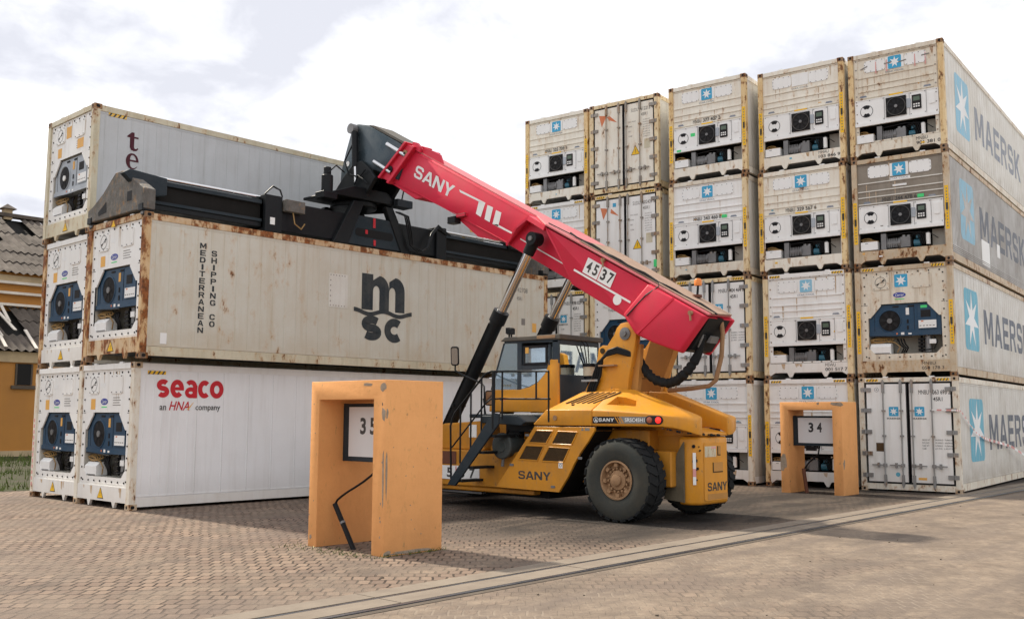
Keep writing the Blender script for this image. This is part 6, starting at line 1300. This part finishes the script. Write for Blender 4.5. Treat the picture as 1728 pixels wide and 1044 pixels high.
for k in range(6):
    b = MB(); o = .06*k
    if k < 3: b.tube([(16.25+o, 18.92, 6.95), (16.5+o, 18.86, 6.88), (16.62+o, 18.86, 6.5), (16.68+o*.7, 18.84, 6.15), (16.95+o, 18.82, 5.98+.03*k), (17.3-o*.4, 18.84, 6.15), (17.5-o*.4, 18.9, 6.55), (17.75, 18.96, 6.75+.04*k), (18.1+o, 18.98, 6.62)], .022, BK, 7)
    elif k < 5: b.tube([(12.5, 19.05, 6.8), (12.6+o*.3, 18.98, 6.95+o*.2), (12.8+o*.2, 18.96, 6.93), (12.95, 19.02, 6.8)], .018, BK, 6)
    else: b.tube([(14.2, 19.0, 7.6), (14.4, 18.96, 7.8), (14.75, 19.1, 7.72)], .018, BK, 6)
    part(b, 'hose', spr, smooth=60)
b = MB(); b.tube([(13.2, 18.95, 6.46), (13.22, 18.9, 6.2), (13.4, 18.9, 6.1), (13.55, 18.98, 6.25)], .016, 'wire_tan', 6); part(b, 'cable', spr)
# ------------------------------------------------------------------ number pedestals
def pedestal(label, x0, x1, y0, y1, h, jl, jr, lint, num, sx, sy0, sy1, sz0, sz1, seed):
    t = thing('bay_pedestal', label, 'pedestal', ((x0+x1)/2, (y0+y1)/2, 0), 0, 'numbered orange concrete pedestals'); off = tuple(t.location)
    b = MB(); zi = h-lint
    prof = [(y1, 0), (y1, h), (y0, h), (y0, 0), (y0+jr, 0), (y0+jr, zi), (y1-jl, zi), (y1-jl, 0)]
    b.prism([(x0, y, z) for y, z in prof], (x1-x0, 0, 0), 'pedestal_paint')
    link('concrete_frame', b.mesh('concrete_frame', off=off, bevel=.007, seg=2, smooth=40), t)
    rnd = random.Random(seed)
    def chip(y, z, ry, rz, face='f', nn=9):
        c = MB(); k_ = [(1+rnd.uniform(-.35, .35)) for _ in range(nn)]
        if face == 'f': pts = [(x0-.003, y+ry*k_[i]*math.cos(i*6.283/nn), z+rz*k_[i]*math.sin(i*6.283/nn)) for i in range(nn)]; v = (.006, 0, 0)
        else: pts = [(y+ry*k_[i]*math.cos(i*6.283/nn), y0-.003, z+rz*k_[i]*math.sin(i*6.283/nn)) for i in range(nn)]; v = (0, .006, 0)
        c.prism(pts, v, 'pedestal_chip'); link('chip', c.mesh('chip', off=off), t)
    if num == '35':
        chip(y0+.035, 1.88, .03, .10); chip(y0+.03, 1.1, .016, .36); chip(x0+.03, 1.15, .018, .34, 'r'); chip(x0+.03, 1.9, .02, .07, 'r'); chip(y0+.05, 2.24, .05, .05); chip(y0+.38, 2.28, .10, .02); chip(x0+.07, .04, .06, .03, 'r'); chip(y1-.06, .14, .025, .03); [chip(y0+.02+rnd.random()*.06, .2+2*rnd.random(), .010, .018) for _ in range(7)]; [chip(x0+.05+rnd.random()*.9, .06+1.9*rnd.random(), .008, .009, 'r', 6) for _ in range(9)]; [chip(y1-.15*rnd.random(), .3+1.8*rnd.random(), .008, .01, 'f', 6) for _ in range(4)]; chip(x0+.5, .03, .42, .022, 'r', 14)
    else:
        chip(y1-.07, .72, .075, .20); chip(y0+.1, 2.18, .16, .06); chip(x0+.06, .72, .05, .12, 'r'); chip(y0+.6, 2.2, .03, .03); chip(y0+.28, .9, .02, .02)
    b = MB(); b.box(sx, sx+.07, sy0, sy1, sz0, sz1, 'steel_slate'); sg = link('sign_board', b.mesh('sign_board', off=off, bevel=.006, seg=1), t)
    b = MB(); b.box(sx-.004, sx-.001, sy0+.06, sy1-.14, sz0+.07, sz1-.05, 'sign_white'); link('sign_face', b.mesh('sign_face', off=off), sg)
    b = MB(O=(sx-.0055, sy1, 0), A=(0, -1, 0), B=(0, 0, 1), N=(-1, 0, 0)); ym = (sy1-sy0)/2; w = .13
    zc = sz0+(sz1-sz0)*.60
    if num == '35': a0 = .40
    else: a0 = .42
    for i, ch in enumerate(num): b.text(ch, a0+i*.22, a0+i*.22+w, zc-.11, zc+.13, 0, 'ink_black', .035)
    link('number', b.mesh('number', off=off), sg)
    return t, off
t, off = pedestal('large orange concrete pedestal with sign 35, nearest to the camera', 8.78, 9.84, 10.36, 12.02, 2.34, .19, .25, .26, '35', 9.22, 10.42, 11.83, 1.20, 2.03, 2)
crv = [(9.15, 10.78, 1.25), (9.10, 10.86, 1.13), (9.06, 10.97, 1.03), (9.03, 11.10, .94), (9.01, 11.25, .86), (9.0, 11.40, .79), (9.0, 11.54, .72), (9.0, 11.64, .66), (9.0, 11.69, .60)]
b = MB(); b.tube(crv, .016, 'fan_black', 8); link('power_cable', b.mesh('power_cable', off=off, smooth=60), t)
b = MB(); b.cyl((9.0, 11.70, .60), (9.0, 11.24, -.02), .036, 'fan_black', 12); b.cyl((9.0, 11.52, .36), (9.0, 11.50, .335), .04, 'machine_grey', 12); link('conduit', b.mesh('conduit', off=off, smooth=40), t)
t, off = pedestal('smaller orange concrete pedestal with sign 34 and chipped jamb, in front of the right stacks', 23.2, 24.05, 10.53, 12.15, 2.24, .22, .24, .20, '34', 23.45, 10.72, 11.93, 1.16, 1.90, 5)
b = MB(); b.tube([(23.5, 11.25, 1.18), (23.5, 11.3, .95), (23.5, 11.55, .75), (23.5, 11.7, .55)], .02, 'fan_black', 8); b.box(23.46, 23.56, 11.36, 11.6, 1.04, 1.14, 'fan_black'); link('power_cable', b.mesh('power_cable', off=off, smooth=60), t)
b = MB(); b.tube([(23.5, 11.7, .60), (23.5, 11.62, -.02)], .045, 'red_brown', 10); link('conduit', b.mesh('conduit', off=off, smooth=40), t)
# ------------------------------------------------------------------ barrier tape
b = MB(); pts = []
cR2, sR2 = cR, sR
def r1(x, n, z): return Vector((R1[0]+x*cR+n*sR, R1[1]+x*sR-n*cR, z))        # n = distance in front of the long side
ctrl = [r1(-.05, -.62, 2.06), r1(-.055, -.05, 2.05), r1(.02, .035, 2.03), r1(.12, .04, 2.0), r1(.8, .05, 1.73), r1(1.48, .05, 1.5), r1(2.2, .06, 1.36), r1(2.95, .05, 1.28), r1(4.2, .08, 1.18), r1(5.64, .10, 1.05), r1(7.0, .3, .70), r1(8.2, .5, .28), r1(9.2, .6, .03)]
path = [p for i in range(len(ctrl)-1) for p in [ctrl[i].lerp(ctrl[i+1], k/5) for k in range(5)]]
for i in range(len(path)-1):
    p, q = path[i], path[i+1]; w = .02 if i < 30 else .035; tw = .5*math.sin(i*.9)
    up_ = Vector((sR*tw*.4, -cR*tw*.4, 1)).normalized()*w
    b.add([p-up_, q-up_, q+up_, p+up_], [(0, 1, 2, 3)], 'tape_red' if i % 2 else 'label_white')
o = b.build('barrier_tape'); o['label'] = 'red and white barrier tape sagging along the rightmost container'; o['category'] = 'tape'
# ------------------------------------------------------------------ ochre building with asbestos roofs
B0 = thing('ochre_building', 'old ochre building with broken corrugated roofs behind the left container stack', 'building', (14, 47, 0)); off = (14, 47, 0)
def bpart(b, name, parent=B0, **k): return link(name, b.mesh(name, off=off, **k), parent)
b = MB(); b.box(-6, 40, 46.4, 46.9, -.1, 4.15, 'wall_ochre'); b.box(-6, 40, 46.9, 51.2, -.1, 4.3, 'wall_ochre'); b.box(-6, 40, 50.5, 51.2, 4.3, 8.7, 'wall_ochre'); b.box(-6, 40, 51.2, 66, 4.3, 8.5, 'wall_ochre'); bpart(b, 'wall')
b = MB(); b.box(-6, 40, 46.30, 46.95, 4.15, 4.62, 'wall_trim'); b.box(-6, 40, 46.34, 46.4, -.1, .25, 'wall_trim'); b.box(-6, 40, 50.36, 50.5, 8.15, 8.55, 'wall_trim'); bpart(b, 'band')
for z in (7.05, 7.62, 8.12):
    b = MB(); b.box(-6, 40, 50.2, 50.5, z, z+.12, 'lath'); bpart(b, 'ledge')
for x in (7.2, 12.5, 17.85, 23.2):
    b = MB(); b.box(x, x+.75, 46.36, 46.42, 3.15, 4.1, 'fan_black'); b.box(x, x+.08, 46.34, 46.4, 3.15, 4.1, 'groove_dirt'); b.box(x+.67, x+.75, 46.34, 46.4, 3.15, 4.1, 'groove_dirt'); b.box(x-.15, x+.9, 46.28, 46.4, 2.97, 3.13, 'groove_dirt'); bpart(b, 'window')
def corr(name, y0, z0, y1, z1, rows, seed):
    rnd = random.Random(seed); b = MB(); n = 300; x0, x1 = -6, 40; pit = .36
    nx = int((x1-x0)/pit*4)
    for r_ in range(rows):
        f0, f1 = r_/rows, (r_+1.06)/rows; lift = .05
        xs = x0; sheet = 0
        while xs < x1:
            wd = 1.08; m = 12; dz = rnd.uniform(-.03, .03); gap = rnd.random() < (.07 if rows == 6 else .14); tilt = rnd.uniform(-.05, .05)
            vs = []
            for i in range(m+1):
                x = xs+wd*i/m; h = .055*math.cos(2*math.pi*(x-x0)/pit)
                vs += [(x, y0+(y1-y0)*f0+tilt, z0+(z1-z0)*f0+h+lift+dz), (x, y0+(y1-y0)*f1, z0+(z1-z0)*f1+h+dz)]
            if not gap: b.add(vs, [(2*i, 2*i+1, 2*i+3, 2*i+2) for i in range(m)], 'asbestos')
            xs += wd
    return [bpart(m, name) for m in b.clusters(.12)]
corr('roof', 46.05, 4.62, 50.45, 7.0, 3, 1); corr('roof', 50.0, 8.6, 58.4, 12.9, 6, 2)
b = MB(); b.prism([(-6, 46.5, 4.5), (-6, 50.4, 6.8), (-6, 50.4, 4.5)], (46, 0, 0), 'bay_dark'); b.prism([(-6, 50.6, 8.45), (-6, 58.4, 12.7), (-6, 66, 8.45)], (46, 0, 0), 'bay_dark'); bpart(b, 'roof_void')
b = MB()
rnd = random.Random(12)
for i in range(26):
    x = rnd.uniform(13, 24); f0 = rnd.uniform(0, .6); f1 = min(1, f0+rnd.uniform(.3, .6)); lx = rnd.uniform(-.25, .25)
    p, q = Vector((x, 46.05+4.4*f0, 4.74+2.38*f0)), Vector((x+lx, 46.05+4.4*f1, 4.74+2.38*f1))
    b.prism([p, p+Vector((.14, 0, 0)), q+Vector((.14, 0, 0)), q], (0, -.02, .04), 'lath')
[bpart(m, 'roof_lath') for m in b.clusters(.01)]
b = MB(); b.box(-6, 40, 58.1, 58.7, 12.85, 13.05, 'asbestos'); bpart(b, 'ridge_cap')
for x in (10.0, 21.55, 32):
    b = MB(); b.box(x-.22, x+.22, 58.2, 58.6, 12.7, 13.3, 'wall_trim'); v = bpart(b, 'roof_vent'); b = MB(); b.add([(x-.4, 58.0, 13.3), (x+.4, 58.0, 13.3), (x+.4, 58.8, 13.3), (x-.4, 58.8, 13.3), (x, 58.4, 13.62)], [(0, 1, 4), (1, 2, 4), (2, 3, 4), (3, 0, 4), (0, 1, 2, 3)], 'asbestos'); bpart(b, 'vent_cap', v)
